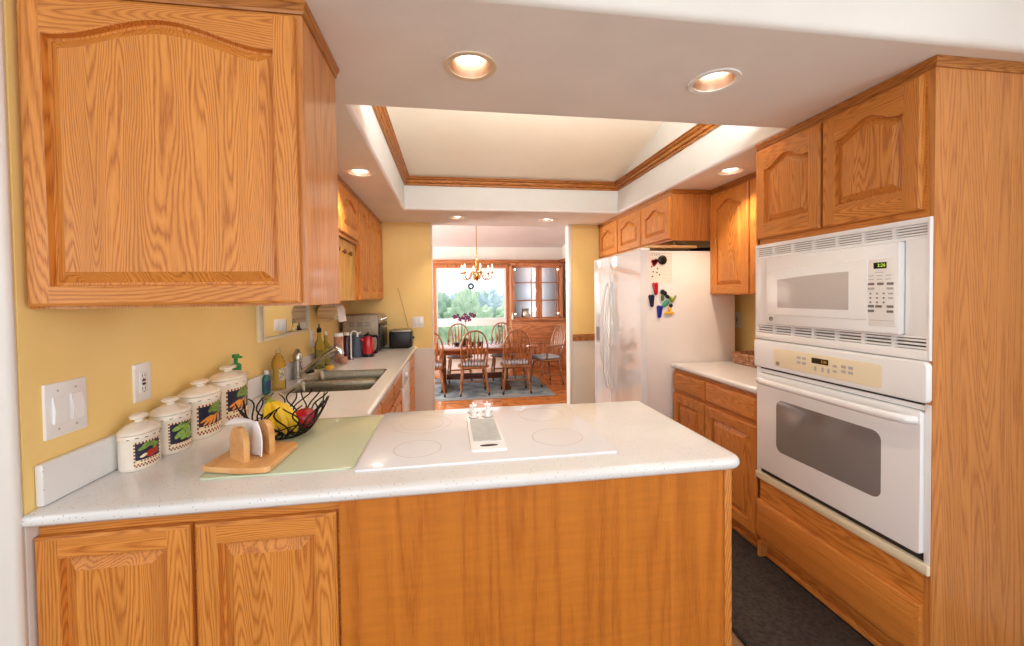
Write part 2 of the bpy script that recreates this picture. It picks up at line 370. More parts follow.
# ---- cabinet doors: frame of stiles and rails with a routed edge and a raised panel, arched if wanted
def door(g, o, u, v, n, w, h, st, rt, rb, arch=0, t=.02, hgrain=False, dip=1.06):
    """slots: 0 grain along v, 1 grain along u"""
    o, u, v, n = V(o), V(u), V(v), V(n)
    P = lambda a, b, d: o+u*a+v*b+n*d
    c = .007; q = [(0, 0), (w, 0), (w, h), (0, h)]
    qi = [(c, c), (w-c, c), (w-c, h-c), (c, h-c)]
    g.face([P(a, b, 0) for a, b in q[::-1]], 0)
    for i in range(4):
        j = (i+1) % 4; m_ = 1 if i in (0, 2) else 0
        g.face([P(*q[i], 0), P(*q[j], 0), P(*q[j], t-c*.8), P(*q[i], t-c*.8)], m_)
        g.face([P(*q[i], t-c*.8), P(*q[j], t-c*.8), P(*qi[j], t), P(*qi[i], t)], m_)
    N = 28 if arch else 1
    ysh = h-rt
    def top(x, i):
        if not arch: return ysh-i
        z = min(1, abs((x-w/2)/((w-2*st)/2))*dip)
        return ysh+arch*(.5+.5*math.cos(PI*z))-i
    def cont(i):
        x0, x1 = st+i, w-st-i
        pts = [(x0, rb+i), (x1, rb+i)]
        for k in range(N+1):
            x = x1+(x0-x1)*k/N; pts.append((x, top(x, i)))
        return pts
    c0 = cont(0)
    g.face([P(a, b, t) for a, b in ((c, c), (st, c), (st, h-c), (c, h-c))], 0)
    g.face([P(a, b, t) for a, b in ((w-st, c), (w-c, c), (w-c, h-c), (w-st, h-c))], 0)
    g.face([P(a, b, t) for a, b in ((st, c), (w-st, c), (w-st, rb), (st, rb))], 1)
    for k in range(N):
        a, b = c0[2+k], c0[3+k]
        pass
    vs_t = [g.bm.verts.new(P(c0[2+k][0], h-c, t)) for k in range(N+1)]
    vs_b = [g.bm.verts.new(P(*c0[2+k], t)) for k in range(N+1)]
    for k in range(N):
        f = g.bm.faces.new((vs_b[k], vs_t[k], vs_t[k+1], vs_b[k+1])); f.material_index = 1
    pm = 1 if hgrain else 0
    wv = min(.034, (w-2*st)*.16)
    prof = [(0, t), (.0025, t-.0012), (.0045, t-.0165), (.0115, t-.017), (wv, t-.0035), (wv+.003, t-.0015), (wv+.004, t-.0015)]
    g.loft([[P(a, b, d) for a, b in cont(i)] for i, d in prof[:4]], pm, False, False)
    g.loft([[P(a, b, d) for a, b in cont(i)] for i, d in prof[3:]], pm, False, True)
def slab(g, o, u, v, n, w, h, t=.02, ch=.012, mi=1):
    o, u, v, n = V(o), V(u), V(v), V(n)
    P = lambda a, b, d: o+u*a+v*b+n*d
    R = lambda i, d: [P(i, i, d), P(w-i, i, d), P(w-i, h-i, d), P(i, h-i, d)]
    g.loft([R(0, 0), R(0, t-.009), R(.003, t-.006), R(ch, t)], mi)
def add_door(parent, face, a0, a1, z0, z1, st, rt, rb, arch=0, t=.02, label=None, dip=1.06):
    """face = ('-y', y) / ('+x', x) / ('-x', x); a0..a1 run along the face"""
    g = G(); d, p = face
    if d == '-y': o, u, n = V((a0, p, z0)), X_, -Y_
    elif d == '+x': o, u, n = V((p, a0, z0)), Y_, X_
    else: o, u, n = V((p, a1, z0)), -Y_, -X_
    door(g, o, u, Z_, n, a1-a0, z1-z0, st, rt, rb, arch, t, dip=dip)
    return part('door', g, [OZ, OX if d == '-y' else OY], parent, label, ang=20)
def add_drawer(parent, face, a0, a1, z0, z1, t=.02, ch=.014, name='drawer'):
    g = G(); d, p = face
    if d == '-y': o, u, n = V((a0, p, z0)), X_, -Y_
    elif d == '+x': o, u, n = V((p, a0, z0)), Y_, X_
    else: o, u, n = V((p, a1, z0)), -Y_, -X_
    slab(g, o, u, Z_, n, a1-a0, z1-z0, t, ch)
    return part(name, g, [OZ, OX if d == '-y' else OY], parent, ang=20)

# ================================================================== THE ROOM
CZ, TZ = .914, 2.2            # worktop and soffit heights
XL, XR, YW = -1.02, 2.26, 4.36  # left wall, right wall, wall at the end of the kitchen
LIGHTS = [(.079, 1.402), (.971, 1.388), (-.543, 2.655), (1.775, 2.378), (.079, 4.05), (.987, 4.105)]
TRAY = (-.39, 1.6, 1.735, 3.735)
# floors
g = G(); g.box(-3.6, 2.4, -3.1, 4.42, -.06, 0); struct('floor', g, VINYL)
g = G()
for k in range(30):
    y = 4.42+k*.13
    x = -3.0-random.random()*1.2
    while x < 2.4:
        x2 = x+random.uniform(.7, 1.5)
        a, b = max(x, -3.0), min(x2, 2.4)
        if b > a: g.box(a, b-.0012, y, min(y+.1288, 8.05), -.04, 0)
        x = x2
struct('floor_dining', g, FLOORB)
# walls: yellow above the worktop line, white below
def wall(name, x0, x1, y0, y1, z=.89, top=TZ, lo=WHITEW, hi=YELLOW):
    g = G(); g.box(x0, x1, y0, y1, 0, z, 0); g.box(x0, x1, y0, y1, z, top, 1)
    return struct(name, g, [lo, hi])
wall('wall_left', XL-.16, XL, 1.134, YW+.12)
wall('wall_right', XR, XR+.14, 1.0, YW, lo=YELLOW)
wall('wall_end_left', XL, -.195, YW, YW+.12)
wall('wall_end_right', 1.33, XR, YW, YW+.12, z=.918)
g = G()
def corner(x0, x1, y0, y1, z0, z1): g.box(x0, x1, y0, y1, z0, z1, 0, .012, 3)
corner(XL-.16, XL, 1.110, 1.136, 0, TZ); struct('trim_1', g, WHITEW)
g = G(); g.box(-.197, -.183, YW-.004, YW+.124, 0, TZ, 0, .006, 3); struct('trim_2', g, WHITEW)
g = G(); g.box(1.29, 1.332, YW-.006, YW+.124, 0, TZ, 0, .012, 3); struct('trim_3', g, WHITEW)
g = G(); g.box(1.332, 1.66, YW-.016, YW, .918, .99, 0, .004); struct('trim_4', g, TRIM['x'])
# soffit ceiling with the tray opening and the holes of the downlights
def holed(outer, holes, z, up, mi=0):
    g = G(); ed = []
    for lp in [outer]+holes:
        vs = [g.bm.verts.new((x, y, z)) for x, y in lp]
        ed += [g.bm.edges.new((vs[i], vs[(i+1) % len(vs)])) for i in range(len(vs))]
    r = bmesh.ops.triangle_fill(g.bm, edges=ed, use_beauty=True)
    for f in g.bm.faces: f.material_index = mi
    return g
tx0, tx1, ty0, ty1 = TRAY
circ = lambda x, y, r, n=28: [(x+r*math.cos(2*PI*k/n), y+r*math.sin(2*PI*k/n)) for k in range(n)]
b = .018
tray_r = lambda e: [(tx0-e, ty0), (tx1+e, ty0), (tx1+e, ty1+e), (tx0-e, ty1+e)]
g = holed([(XL-.16, 1.095), (XR+.14, 1.095), (XR+.14, 4.47), (XL-.16, 4.47)], [tray_r(b)]+[circ(x, y, .072) for x, y in LIGHTS], TZ, 1)
# rounded bead where the soffit turns up into the tray, the tray's sides and the sloped ceiling above
T3 = lambda pts, z: [V((x, y, z)) for x, y in pts]
rs = [T3(tray_r(b), TZ), T3(tray_r(b*.45), TZ+.004), T3(tray_r(b*.1), TZ+b*.6), T3(tray_r(0), TZ+b*1.1)]
g.loft(rs, 0, False, False)
struct('ceiling', g, CEILW)
g = G()
sl = lambda y: 2.49+.255*(ty1-y)
lo = T3(tray_r(0), TZ+b*1.1)
hi = [V((p.x, p.y, sl(p.y))) for p in lo]
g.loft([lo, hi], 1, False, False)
# sloped ceiling with the skylight opening
sk = (-.05, 1.25, 1.85, 2.55)
us = [tx0, sk[0], sk[1], tx1]; vs_ = [ty0, sk[2], sk[3], ty1]
for i in range(3):
    for j in range(3):
        if i == 1 and j == 1: continue
        g.face([V((us[a], vs_[c], sl(vs_[c]))) for a, c in ((i, j), (i, j+1), (i+1, j+1), (i+1, j))], 0)
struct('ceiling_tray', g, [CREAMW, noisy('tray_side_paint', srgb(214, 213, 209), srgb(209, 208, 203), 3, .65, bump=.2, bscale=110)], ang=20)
g = G()
for a0, a1, b0, b1 in ((sk[0]-.05, sk[0], sk[2]-.05, sk[3]+.05), (sk[1], sk[1]+.05, sk[2]-.05, sk[3]+.05), (sk[0], sk[1], sk[2]-.05, sk[2]), (sk[0], sk[1], sk[3], sk[3]+.05)):
    g.loft([[V((x, y, sl(y)+dz)) for x, y in ((a0, b0), (a1, b0), (a1, b1), (a0, b1))] for dz in (-.02, .12)], 0)
struct('window_1', g, TRIMW)
# oak moulding round the tray
g = G()
def crown_run(g, axis, a0, a1, p, z0, z1, out, mi, s=1):
    """moulding along axis; p = wall plane, out = how far it stands off, s = side"""
    prof = [(0, z0), (out*.35, z0), (out*.42, z0+.012), (out*.55, z0+.018), (out*.62, z0+(z1-z0)*.5), (out*.95, z1-.022), (out, z1-.016), (out, z1), (0, z1)]
    R = []
    for a, m in ((a0, 1), (a1, -1)):
        R.append([V((a+m*d*(1 if s is None else 1), p, z)) for d, z in prof])
    return prof
def moulding(g, pts, inward, z0, z1, out, mis):
    """closed or open run through pts (2-D) with mitred corners; inward(i) offsets handled by polygon offset"""
    h_ = z1-z0; prof = [(0, z0), (out*.34, z0), (out*.40, z0+h_*.06), (out*.40, z0+h_*.16), (out*.22, z0+h_*.18), (out*.22, z0+h_*.24), (out*.50, z0+h_*.30), (out*.62, z0+h_*.44), (out*.60, z0+h_*.52), (out*.40, z0+h_*.55), (out*.42, z0+h_*.62), (out*.80, z0+h_*.74), (out*.86, z0+h_*.84), (out*.70, z0+h_*.87), (out, z0+h_*.91), (out, z1), (0, z1)]
    n = len(pts)
    loops = [[V((x, y, z)) for x, y in offset(pts, d)] for d, z in prof]
    for i in range(n):
        j = (i+1) % n
        for a, b_ in zip(loops, loops[1:]):
            g.face([a[i], a[j], b_[j], b_[i]], mis[i % len(mis)])
moulding(g, tray_r(0), None, 2.416, 2.489, .05, [0, 1, 0, 1])
struct('trim_5', g, [TRIM['x'], TRIM['y']], ang=25)
# soffit face towards the breakfast side, with its rounded edge, and the higher ceiling there
g = G()
r = .022
pr = [(1.095, TZ), (1.088, TZ+.0015), (1.081, TZ+.006), (1.076, TZ+.014), (1.074, TZ+.024), (1.074, 2.75)]
for x0, x1 in ((-3.6, XR+.14),):
    for (ya, za), (yb, zb) in zip(pr, pr[1:]): g.face([(x0, ya, za), (x1, ya, za), (x1, yb, zb), (x0, yb, zb)])
bmesh.ops.remove_doubles(g.bm, verts=list(g.bm.verts), dist=1e-5)
struct('ceiling_drop', g, WHITEW, ang=60)
g = G(); g.box(-3.6, 2.4, -3.1, 1.2, 2.75, 2.8); g.box(-3.6, XL-.16, 1.07, 1.3, TZ, TZ+.02); struct('ceiling_nook', g, CEILW)
# outer shell: the breakfast side behind the camera, its window, and the roof
g = G()
g.box(-3.6, -2.2, -3.1, -3.0, 0, 2.75); g.box(1.6, 2.4, -3.1, -3.0, 0, 2.75); g.box(-2.2, 1.6, -3.1, -3.0, 0, .55); g.box(-2.2, 1.6, -3.1, -3.0, 2.5, 2.75)
struct('wall_back', g, WHITEW)
g = G()
for x0, x1, z0, z1 in ((-2.2, -2.14, .55, 2.5), (1.54, 1.6, .55, 2.5), (-.33, -.27, .55, 2.5), (-2.14, 1.54, .55, .61), (-2.14, 1.54, 2.44, 2.5)): g.box(x0, x1, -3.08, -3.01, z0, z1)
struct('window_2', g, TRIMW)
g = G(); g.box(-3.7, -3.6, -3.1, 1.3, 0, 2.8); g.box(-3.6, XL-.16, 1.142, 1.26, 0, 2.8); struct('wall_nook', g, WHITEW)
g = G(); g.box(2.26, 2.4, -3.1, 1.0, 0, 2.8); struct('wall_nook_right', g, WHITEW)
g = G(); g.box(-3.8, 2.6, -3.2, 8.25, 3.62, 3.7); g.box(2.4, 2.5, 1.0, 8.2, 2.2, 3.7); g.box(-3.8, -3.7, -3.2, 8.2, 2.7, 3.7); g.box(-3.8, 2.5, -3.2, -3.1, 2.75, 3.7); struct('roof', g, ROOFM)
# dining room
DY = 8.05
dz = lambda y: 2.41+.255*(8-y)
g = G(); g.box(-3.1, -.33, DY, DY+.15, 0, 3.65); g.box(1.11, 2.4, DY, DY+.15, 0, 3.65); g.box(-.33, 1.11, DY, DY+.15, 1.98, 3.65); g.box(-.33, 1.11, DY, DY+.15, 0, .2)
struct('wall_dining_back', g, WHITEW)
g = G(); g.box(2.26, 2.4, 4.48, DY+.15, 0, 3.65); struct('wall_dining_right', g, WHITEW)
g = G(); g.box(-3.1, -3.0, 4.3, DY+.15, 0, 3.65); g.box(-3.1, XL-.16, 4.36, 4.48, 0, 3.65); struct('wall_dining_left', g, WHITEW)
g = G(); g.box(-3.1, 2.4, 4.462, 4.50, TZ, 3.65); struct('wall_header', g, WHITEW)
g = G(); g.face([(-3.1, 4.4, dz(4.4)), (2.4, 4.4, dz(4.4)), (2.4, DY+.1, dz(DY+.1)), (-3.1, DY+.1, dz(DY+.1))]); struct('ceiling_dining', g, noisy('ceiling_paint_dining', srgb(226, 216, 214), srgb(222, 211, 209), 3, .8))
# wooden head rail running along the dining walls
g = G(); g.box(-2.9, 2.25, 7.93, DY, 2.055, 2.14, 0, .006); g.box(2.16, 2.26, 4.6, DY, 2.06, 2.14, 1, .006)
struct('trim_6', g, [CHERRY, wood('cherry_side', 'y', srgb(178, 104, 62), srgb(160, 88, 50), srgb(128, 66, 38))])
# big window: wooden jambs, white sashes, upper and lower panes
g = G()
g.box(-.36, -.285, 7.98, DY+.1, .15, 2.055, 0); g.box(1.085, 1.15, 7.98, DY+.1, .15, 2.055, 0); g.box(-.285, 1.085, 7.98, DY+.1, 1.985, 2.055, 0)
g.box(-.285, -.25, 8.0, 8.1, .2, 1.985, 1); g.box(1.05, 1.085, 8.0, 8.1, .2, 1.985, 1); g.box(-.25, 1.05, 8.0, 8.1, .85, 1.0, 1); g.box(-.25, 1.05, 8.0, 8.1, .2, .28, 1); g.box(-.25, 1.05, 8.0, 8.1, 1.955, 1.985, 1)
wn = struct('window_3', g, [CHERRYZ, TRIMW])
g = G(); g.box(-.25, 1.05, 8.055, 8.06, 1.0, 1.955); g.box(-.25, 1.05, 8.055, 8.06, .28, .85)
pg = build('pane', g, PANEG); pg.parent = wn
# baseboard
g = G(); g.box(1.335, 1.66, YW-.014, YW, 0, .09, 0, .003); struct('baseboard_right', g, TRIMW)
g = G(); g.box(2.245, 2.26, 4.5, DY, 0, .09, 0, .003); struct('baseboard_dining', g, TRIMW)

# ------------------------------------------------------------------ downlights in the soffit
NM = ['brass recessed downlight on the soffit above the cooktop, left of the pair', 'brass recessed downlight in the soffit close to the oven tower',
      'recessed downlight in the soffit over the sink counter', 'recessed downlight over the short counter beside the refrigerator',
      'small recessed downlight over the doorway, on the chandelier side', 'small recessed downlight over the doorway, on the refrigerator side']
for i, (x, y) in enumerate(LIGHTS):
    t = thing('downlight', NM[i], 'ceiling light', (x, y, TZ), 'recessed downlights in the soffit')
    g = G(); g.lathe([(.070, .004), (.070, -.003), (.088, -.004), (.090, .0), (.072, .001)], (x, y, TZ), 32, cap0=False, cap1=False)
    part('trim_ring', g, TRIMW if i != 0 else mat('ring_cream', srgb(226, 206, 176), .3), t)
    g = G(); g.lathe([(.070, .0), (.066, .02), (.058, .055), (.048, .08), (.04, .09)], (x, y, TZ), 32, cap0=False, cap1=True)
    part('reflector', g, GOLDREF, t)
    dz_ = 0 if i < 2 else -.028; g = G(); g.lathe([(.0, .036+dz_), (.028, .037+dz_), (.041, .042+dz_), (.044, .050+dz_), (.038, .066+dz_), (.018, .085)], (x, y, TZ), 24)
    part('bulb', g, BULB, t)
    l = light('downlight_beam', 'SPOT', (x, y, TZ+.02), 21 if i in (2, 3) else (12 if i < 2 else 17), WARM, .035, spot_size=math.radians(104), spot_blend=.6)
    l.location = (x, y, TZ+(.02 if i < 2 else -.005))

# ------------------------------------------------------------------ mat on the kitchen floor
t = thing('kitchen_mat', 'dark brown textured runner mat on the floor before the oven', 'mat', (1.4, 2.2, 0))
g = G(); g.prism(rrect(1.158, 1.642, .70, 3.6, .02), (0, 0, 0), X_, Y_, Z_, .010, 0, .004); part('pile', g, MAT_, t)
g = G(); g.tube([(x, y, .006) for x, y in rrect(1.153, 1.645, .695, 3.605, .02)], .006, 6, 0, True); part('binding', g, MATEDGE, t)

# ================================================================== FITTED CABINETS
def crown(parent, runs, label=None):
    """runs: (axis, a0, a1, plane, side, mitre0, mitre1) along the top of a cabinet; a mitred end grows with the moulding"""
    g = G()
    pr = [(0, 2.168), (.004, 2.168), (.006, 2.174), (.006, 2.180), (.012, 2.189), (.014, 2.191), (.014, 2.1995), (0, 2.1995)]
    for ax, a0, a1, p, s, m0, m1 in runs:
        def Q(d, z, e):
            a = a0-m0*d if e == 0 else a1+m1*d
            return (a, p+s*d, z) if ax == 'x' else (p+s*d, a, z)
        mi = 0 if ax == 'x' else 1
        for (d0, z0), (d1, z1) in zip(pr, pr[1:]): g.face([Q(d0, z0, 0), Q(d0, z0, 1), Q(d1, z1, 1), Q(d1, z1, 0)], mi)
        for e, m in ((0, m0), (1, m1)):
            if not m: g.face([Q(d, z, e) for d, z in pr], mi)
    return part('crown_moulding', g, [TRIM['x'], TRIM['y']], parent, label, ang=20)

# --- big wall cabinet hanging over the end of the peninsula
t = thing('wall_cabinet', 'large oak wall cabinet with one arched door, hanging over the canisters', 'cabinet', (-.7, 1.3, 1.403))
g = G(); g.box(-1.018, -.376, 1.162, 1.475, 1.403, 2.199); part('body', g, PLYZ, t)
add_door(t, ('-y', 1.160), -1.008, -.392, 1.410, 2.157, .048, .092, .046, .052)
crown(t, [('x', -1.018, -.376, 1.160, -1, 0, 1), ('y', 1.160, 1.475, -.376, 1, 1, 0)])

# --- peninsula: two-door cabinet, then a panelled back
t = thing('base_cabinet', 'oak base cabinet with two raised panel doors under the canisters', 'cabinet', (-.68, 1.45, 0))
g = G(); g.box(-1.018, -.31, 1.162, 1.80, .09, .875); g.box(-1.015, -.31, 1.23, 1.78, 0, .09); part('body', g, OX, t)
add_door(t, ('-y', 1.160), -1.014, -.670, .115, .845, .052, .052, .055, 0)
add_door(t, ('-y', 1.160), -.659, -.315, .115, .845, .052, .052, .055, 0)
t = thing('peninsula_base', 'plain oak panelled back of the peninsula below the cooktop', 'cabinet', (.27, 1.45, 0))
g = G(); g.box(-.308, .834, 1.150, 1.80, 0, .875); part('body', g, PLY, t)
g = G(); g.box(.834, .858, 1.144, 1.806, 0, .875, 0, .002); part('corner_post', g, OZ, t)

# --- tower cabinet round the ovens
TX = 1.614
BX = 1.635
t = thing('oven_tower_cabinet', 'tall oak tower cabinet holding the microwave and the wall oven', 'cabinet', (1.94, 1.55, 0))
g = G(); g.box(TX, XR-.002, 1.172, 1.945, .10, .47, 1); g.box(TX, XR-.002, 1.172, 1.945, 1.655, 2.199, 1); g.box(TX+.5, XR-.002, 1.172, 1.945, .47, 1.655, 1)
g.box(TX+.055, XR-.01, 1.172, 1.945, 0, .085, 1)
g.box(TX, XR-.002, 1.150, 1.172, 0, 2.199, 0); g.box(TX, XR-.002, 1.932, 1.95, 0, 2.199, 0)
part('body', g, [PLYZ, OY], t, ang=20)
add_door(t, ('-x', TX), 1.178, 1.553, 1.70, 2.157, .056, .105, .075, .046, dip=1.12)
add_door(t, ('-x', TX), 1.565, 1.942, 1.70, 2.157, .056, .105, .075, .046, dip=1.12)
add_drawer(t, ('-x', TX), 1.170, 1.940, .128, .325, .022, .02)
g = G(); g.box(TX+.036, TX+.054, 1.172, 1.95, .0, .034, 0, .008); g.box(TX+.050, TX+.055, 1.172, 1.95, .0, .10, 0); part('toe_kick', g, OY, t)
crown(t, [('y', 1.150, 1.952, TX, -1, 1, 0), ('x', TX, XR-.002, 1.150, -1, 1, 0)])

# --- short base cabinet and worktop between tower and refrigerator
t = thing('base_cabinet', 'oak base cabinet with two drawers and two doors beside the refrigerator', 'cabinet', (1.94, 2.4, 0))
g = G(); g.box(BX, XR-.002, 1.952, 2.80, .085, .874, 0); g.box(BX+.06, XR-.01, 1.952, 2.80, 0, .085, 0); part('body', g, OY, t)
for a0, a1 in ((2.425, 2.79), (1.965, 2.412)):
    add_drawer(t, ('-x', BX), a0, a1, .722, .850)
    add_door(t, ('-x', BX), a0, a1, .10, .700, .06, .06, .06)
g = G(); g.box(BX+.033, BX+.053, 1.952, 2.80, .0, .018, 0, .006); g.box(BX+.048, BX+.06, 1.952, 2.80, 0, .085, 0); part('toe_kick', g, OY, t)
def bullnose(g, poly, z0, z1, r=None, mi=0):
    r = r or (z1-z0)/2; rings = []
    for k in range(9):
        a = -PI/2+PI*k/8
        rings.append([V((x, y, (z0+z1)/2+(z1-z0)/2*math.sin(a))) for x, y in offset(poly, r*(1-math.cos(a)))])
    g.loft(rings, mi)
g = G(); bullnose(g, [(1.605, 1.952), (XR-.002, 1.952), (XR-.002, 2.80), (1.605, 2.80)], .875, CZ)
single('worktop', g, QUARTZ, 'short white stone worktop between the ovens and the refrigerator', 'worktop', (1.93, 2.37, .875), ang=60)
# --- upper cabinets on the right wall
t = thing('wall_cabinet', 'oak wall cabinet with arched doors above the short counter', 'cabinet', (2.1, 2.4, 1.41))
g = G(); g.box(1.957, XR-.002, 1.952, 2.834, 1.41, 2.199); part('body', g, OZ, t)
add_door(t, ('-x', 1.957), 2.428, 2.825, 1.418, 2.157, .06, .115, .06, .05)
add_door(t, ('-x', 1.957), 1.965, 2.412, 1.418, 2.157, .06, .115, .06, .05)
crown(t, [('y', 1.952, 2.836, 1.957, -1, 0, 0)])
t = thing('over_fridge_cabinet', 'row of three short arched oak cabinet doors above the refrigerator', 'cabinet', (1.95, 3.6, 1.82))
g = G(); g.box(1.643, XR-.002, 2.840, YW-.002, 1.822, 2.199); part('body', g, PLYZ, t)
for a0, a1 in ((2.850, 3.303), (3.323, 3.80), (3.82, 4.30)):
    add_door(t, ('-x', 1.643), a0, a1, 1.835, 2.157, .065, .105, .05, .045, dip=1.12)
crown(t, [('y', 2.84, YW-.002, 1.643, -1, 1, 0), ('x', 1.643, 1.94, 2.840, -1, 1, 0)])

# --- upper cabinets on the left wall
t = thing('wall_cabinet', 'oak wall cabinet with short arched doors over a recess of hooks', 'cabinet', (-.87, 2.75, 1.405))
g = G(); g.box(-1.018, -.70, 2.24, 3.262, 1.835, 2.199, 0); g.box(-1.018, -.70, 3.244, 3.262, 1.405, 1.835, 0); g.box(-1.018, -.70, 2.24, 2.258, 1.405, 1.835, 0); g.box(-1.018, -.69, 2.24, 3.262, 1.822, 1.838, 1)
part('body', g, [OZ, TRIM['y']], t)
add_door(t, ('+x', -.70), 2.755, 3.240, 1.852, 2.157, .06, .10, .06, .05)
add_door(t, ('+x', -.70), 2.255, 2.742, 1.852, 2.157, .06, .10, .06, .05)
g = G(); g.box(-.735, -.712, 2.258, 3.244, 1.405, 1.82); part('recess_board', g, wood('maple_board', 'z', srgb(214, 166, 80), srgb(206, 154, 66), srgb(190, 132, 48), rings=20), t)
for y in (2.70, 2.86, 3.02):
    g = G(); g.lathe([(.004, 0), (.004, .012), (.016, .014), (.018, .022), (.012, .03), (.0, .032)], (-.712, y, 1.735), 16, 0, X_); part('hook', g, mat('dark_hook', srgb(92, 46, 22), .4), t)
crown(t, [('y', 2.24, 3.262, -.70, 1, 0, 0)])
t = thing('wall_cabinet', 'narrow tall oak wall cabinet with one arched door, nearest the hooks', 'cabinet', (-.87, 3.45, 1.405))
g = G(); g.box(-1.018, -.70, 3.264, 3.636, 1.405, 2.199); part('body', g, OZ, t)
add_door(t, ('+x', -.70), 3.285, 3.622, 1.413, 2.157, .06, .105, .06, .05)
crown(t, [('y', 3.264, 3.636, -.70, 1, 0, 0)])
t = thing('wall_cabinet', 'tall oak wall cabinet with two arched doors at the end wall', 'cabinet', (-.87, 4.0, 1.405))
g = G(); g.box(-1.018, -.70, 3.638, YW-.002, 1.405, 2.199); part('body', g, OZ, t)
add_door(t, ('+x', -.70), 3.650, 3.985, 1.413, 2.157, .06, .105, .06, .05)
add_door(t, ('+x', -.70), 4.000, 4.340, 1.413, 2.157, .06, .105, .06, .05)
crown(t, [('y', 3.638, YW-.002, -.70, 1, 0, 0)])

# --- base cabinets of the sink run
FX = -.402
t = thing('sink_base_cabinet', 'oak sink base with tilt-out fronts below the sink counter', 'cabinet', (-.7, 2.5, 0))
g = G(); g.box(-1.018, FX, 1.802, 2.30, .09, .874); g.box(-1.018, FX, 3.05, 3.262, .09, .874); g.box(FX-.02, FX, 2.30, 3.05, .09, .874); g.box(-1.015, FX-.02, 2.30, 3.05, .09, .12); g.box(-1.015, FX-.06, 1.86, 3.262, 0, .09); part('body', g, OY, t)
for a0, a1 in ((1.92, 2.30), (2.32, 2.78), (2.80, 3.25)):
    add_drawer(t, ('+x', FX), a0, a1, .722, .845); add_door(t, ('+x', FX), a0, a1, .11, .70, .055, .055, .055)
t = thing('dishwasher', 'white dishwasher front between the sink base and the drawers', 'dishwasher', (-.7, 3.5, 0))
g = G(); g.box(-1.0, FX-.002, 3.266, 3.794, .09, .872); part('body', g, WHITE2, t)
g = G(); g.box(FX-.002, FX+.022, 3.27, 3.79, .12, .70, 0, .006); part('door', g, WHITE, t)
g = G(); g.box(FX-.002, FX+.028, 3.27, 3.79, .715, .86, 0, .008); p_ = part('control_panel', g, WHITE, t)
g = G(); g.lathe([(.02, 0), (.018, .016), (0, .018)], (FX+.028, 3.42, .79), 20, 0, X_); part('knob', g, WHITE2, p_)
t = thing('drawer_base_cabinet', 'oak drawer stack at the end wall under the toaster', 'cabinet', (-.7, 4.08, 0))
g = G(); g.box(-1.018, FX, 3.80, YW-.002, .09, .874); g.box(-1.015, FX-.06, 3.80, YW-.01, 0, .09); part('body', g, OY, t)
for z0, z1 in ((.722, .845), (.52, .70), (.32, .50), (.11, .30)): add_drawer(t, ('+x', FX), 3.82, 4.33, z0, z1)

# ================================================================== THE WORKTOP, SINK AND COOKTOP
SK = (-.915, -.455, 2.340, 3.012)
rc = lambda cx, cy, r, a0, a1, n=6: [(cx+r*math.cos(math.radians(a0+(a1-a0)*k/n)), cy+r*math.sin(math.radians(a0+(a1-a0)*k/n))) for k in range(n+1)]
outl = [(XL-.006, 1.124)] + rc(.893-.045, 1.124+.045, .045, -90, 0) + rc(.893-.03, 1.845-.03, .03, 0, 90) + rc(-.362+.03, 1.845+.03, .03, 270, 180) + [(-.362, YW-.001), (XL+.001, YW-.001)]
g = G(); z0, z1 = .875, CZ
rings = []; bm = g.bm
for k in range(9):
    a = -PI/2+PI*k/8; r_ = .0195
    rings.append([V((x, y, (z0+z1)/2+r_*math.sin(a))) for x, y in offset(outl, r_*(1-math.cos(a)))])
g.loft(rings, 0, False, False)
hole = rrect(SK[0]-.003, SK[1]+.003, SK[2]-.003, SK[3]+.003, .032)
bm.verts.ensure_lookup_table()
def fill(outer, holes):
    ed = []
    for lp in [outer]+holes:
        vs = [bm.verts.new(p) for p in lp]; ed += [bm.edges.new((vs[i], vs[(i+1) % len(vs)])) for i in range(len(vs))]
    bmesh.ops.triangle_fill(bm, edges=ed, use_beauty=True)
fill(rings[-1], [[V((x, y, z1)) for x, y in hole]])
fill(rings[0], [[V((x, y, z0)) for x, y in hole]])
g.loft([[V((x, y, z1)) for x, y in hole], [V((x, y, z0)) for x, y in hole]], 0, False, False)
bmesh.ops.remove_doubles(bm, verts=list(bm.verts), dist=1e-5)
wt = thing('worktop', 'long white speckled stone worktop of the peninsula and sink run', 'worktop', (-.2, 1.48, .875))
part('slab', g, QUARTZ, wt, ang=50)
g = G(); g.box(XL+.001, XL+.021, 1.155, YW-.002, CZ+.0005, CZ+.106, 0, .006); part('backsplash', g, QUARTZ, wt)
g = G(); g.box(XL+.022, -.385, YW-.020, YW-.001, CZ+.0005, CZ+.02, 0, .004); part('backsplash', g, QUARTZ, wt)

t = thing('double_sink', 'stainless double bowl sink set in the stone worktop by the faucet', 'sink', (-.68, 2.68, CZ-.2))
def bowl(x0, x1, y0, y1, dep):
    g = G()
    R = lambda i, z, rr: [V((x, y, z)) for x, y in rrect(x0+i, x1-i, y0+i, y1-i, rr)]
    g.loft([R(0, CZ-.0008, .030), R(.004, CZ-.008, .030), R(.006, .86, .030), R(.010, .90-dep, .032), R(.03, .885-dep, .03), R(.05, .882-dep, .03)], 0, False, True); return g
part('bowl', bowl(SK[0]-.002, SK[1]+.002, SK[2]-.002, 2.660, .17), STEEL, t)
part('bowl', bowl(SK[0]-.002, SK[1]+.002, 2.680, SK[3]+.002, .17), STEEL, t)
g = G(); g.box(SK[0]+.001, SK[1]-.001, 2.652, 2.688, .85, CZ-.010, 0, .010, 3); part('divider', g, STEEL, t)
for y in (2.5, 2.85):
    g = G(); g.lathe([(.045, 0), (.045, .004), (.036, .005), (.034, .002), (.0, .002)], (-.68, y, .7125), 24); part('drain', g, CHROME, t)

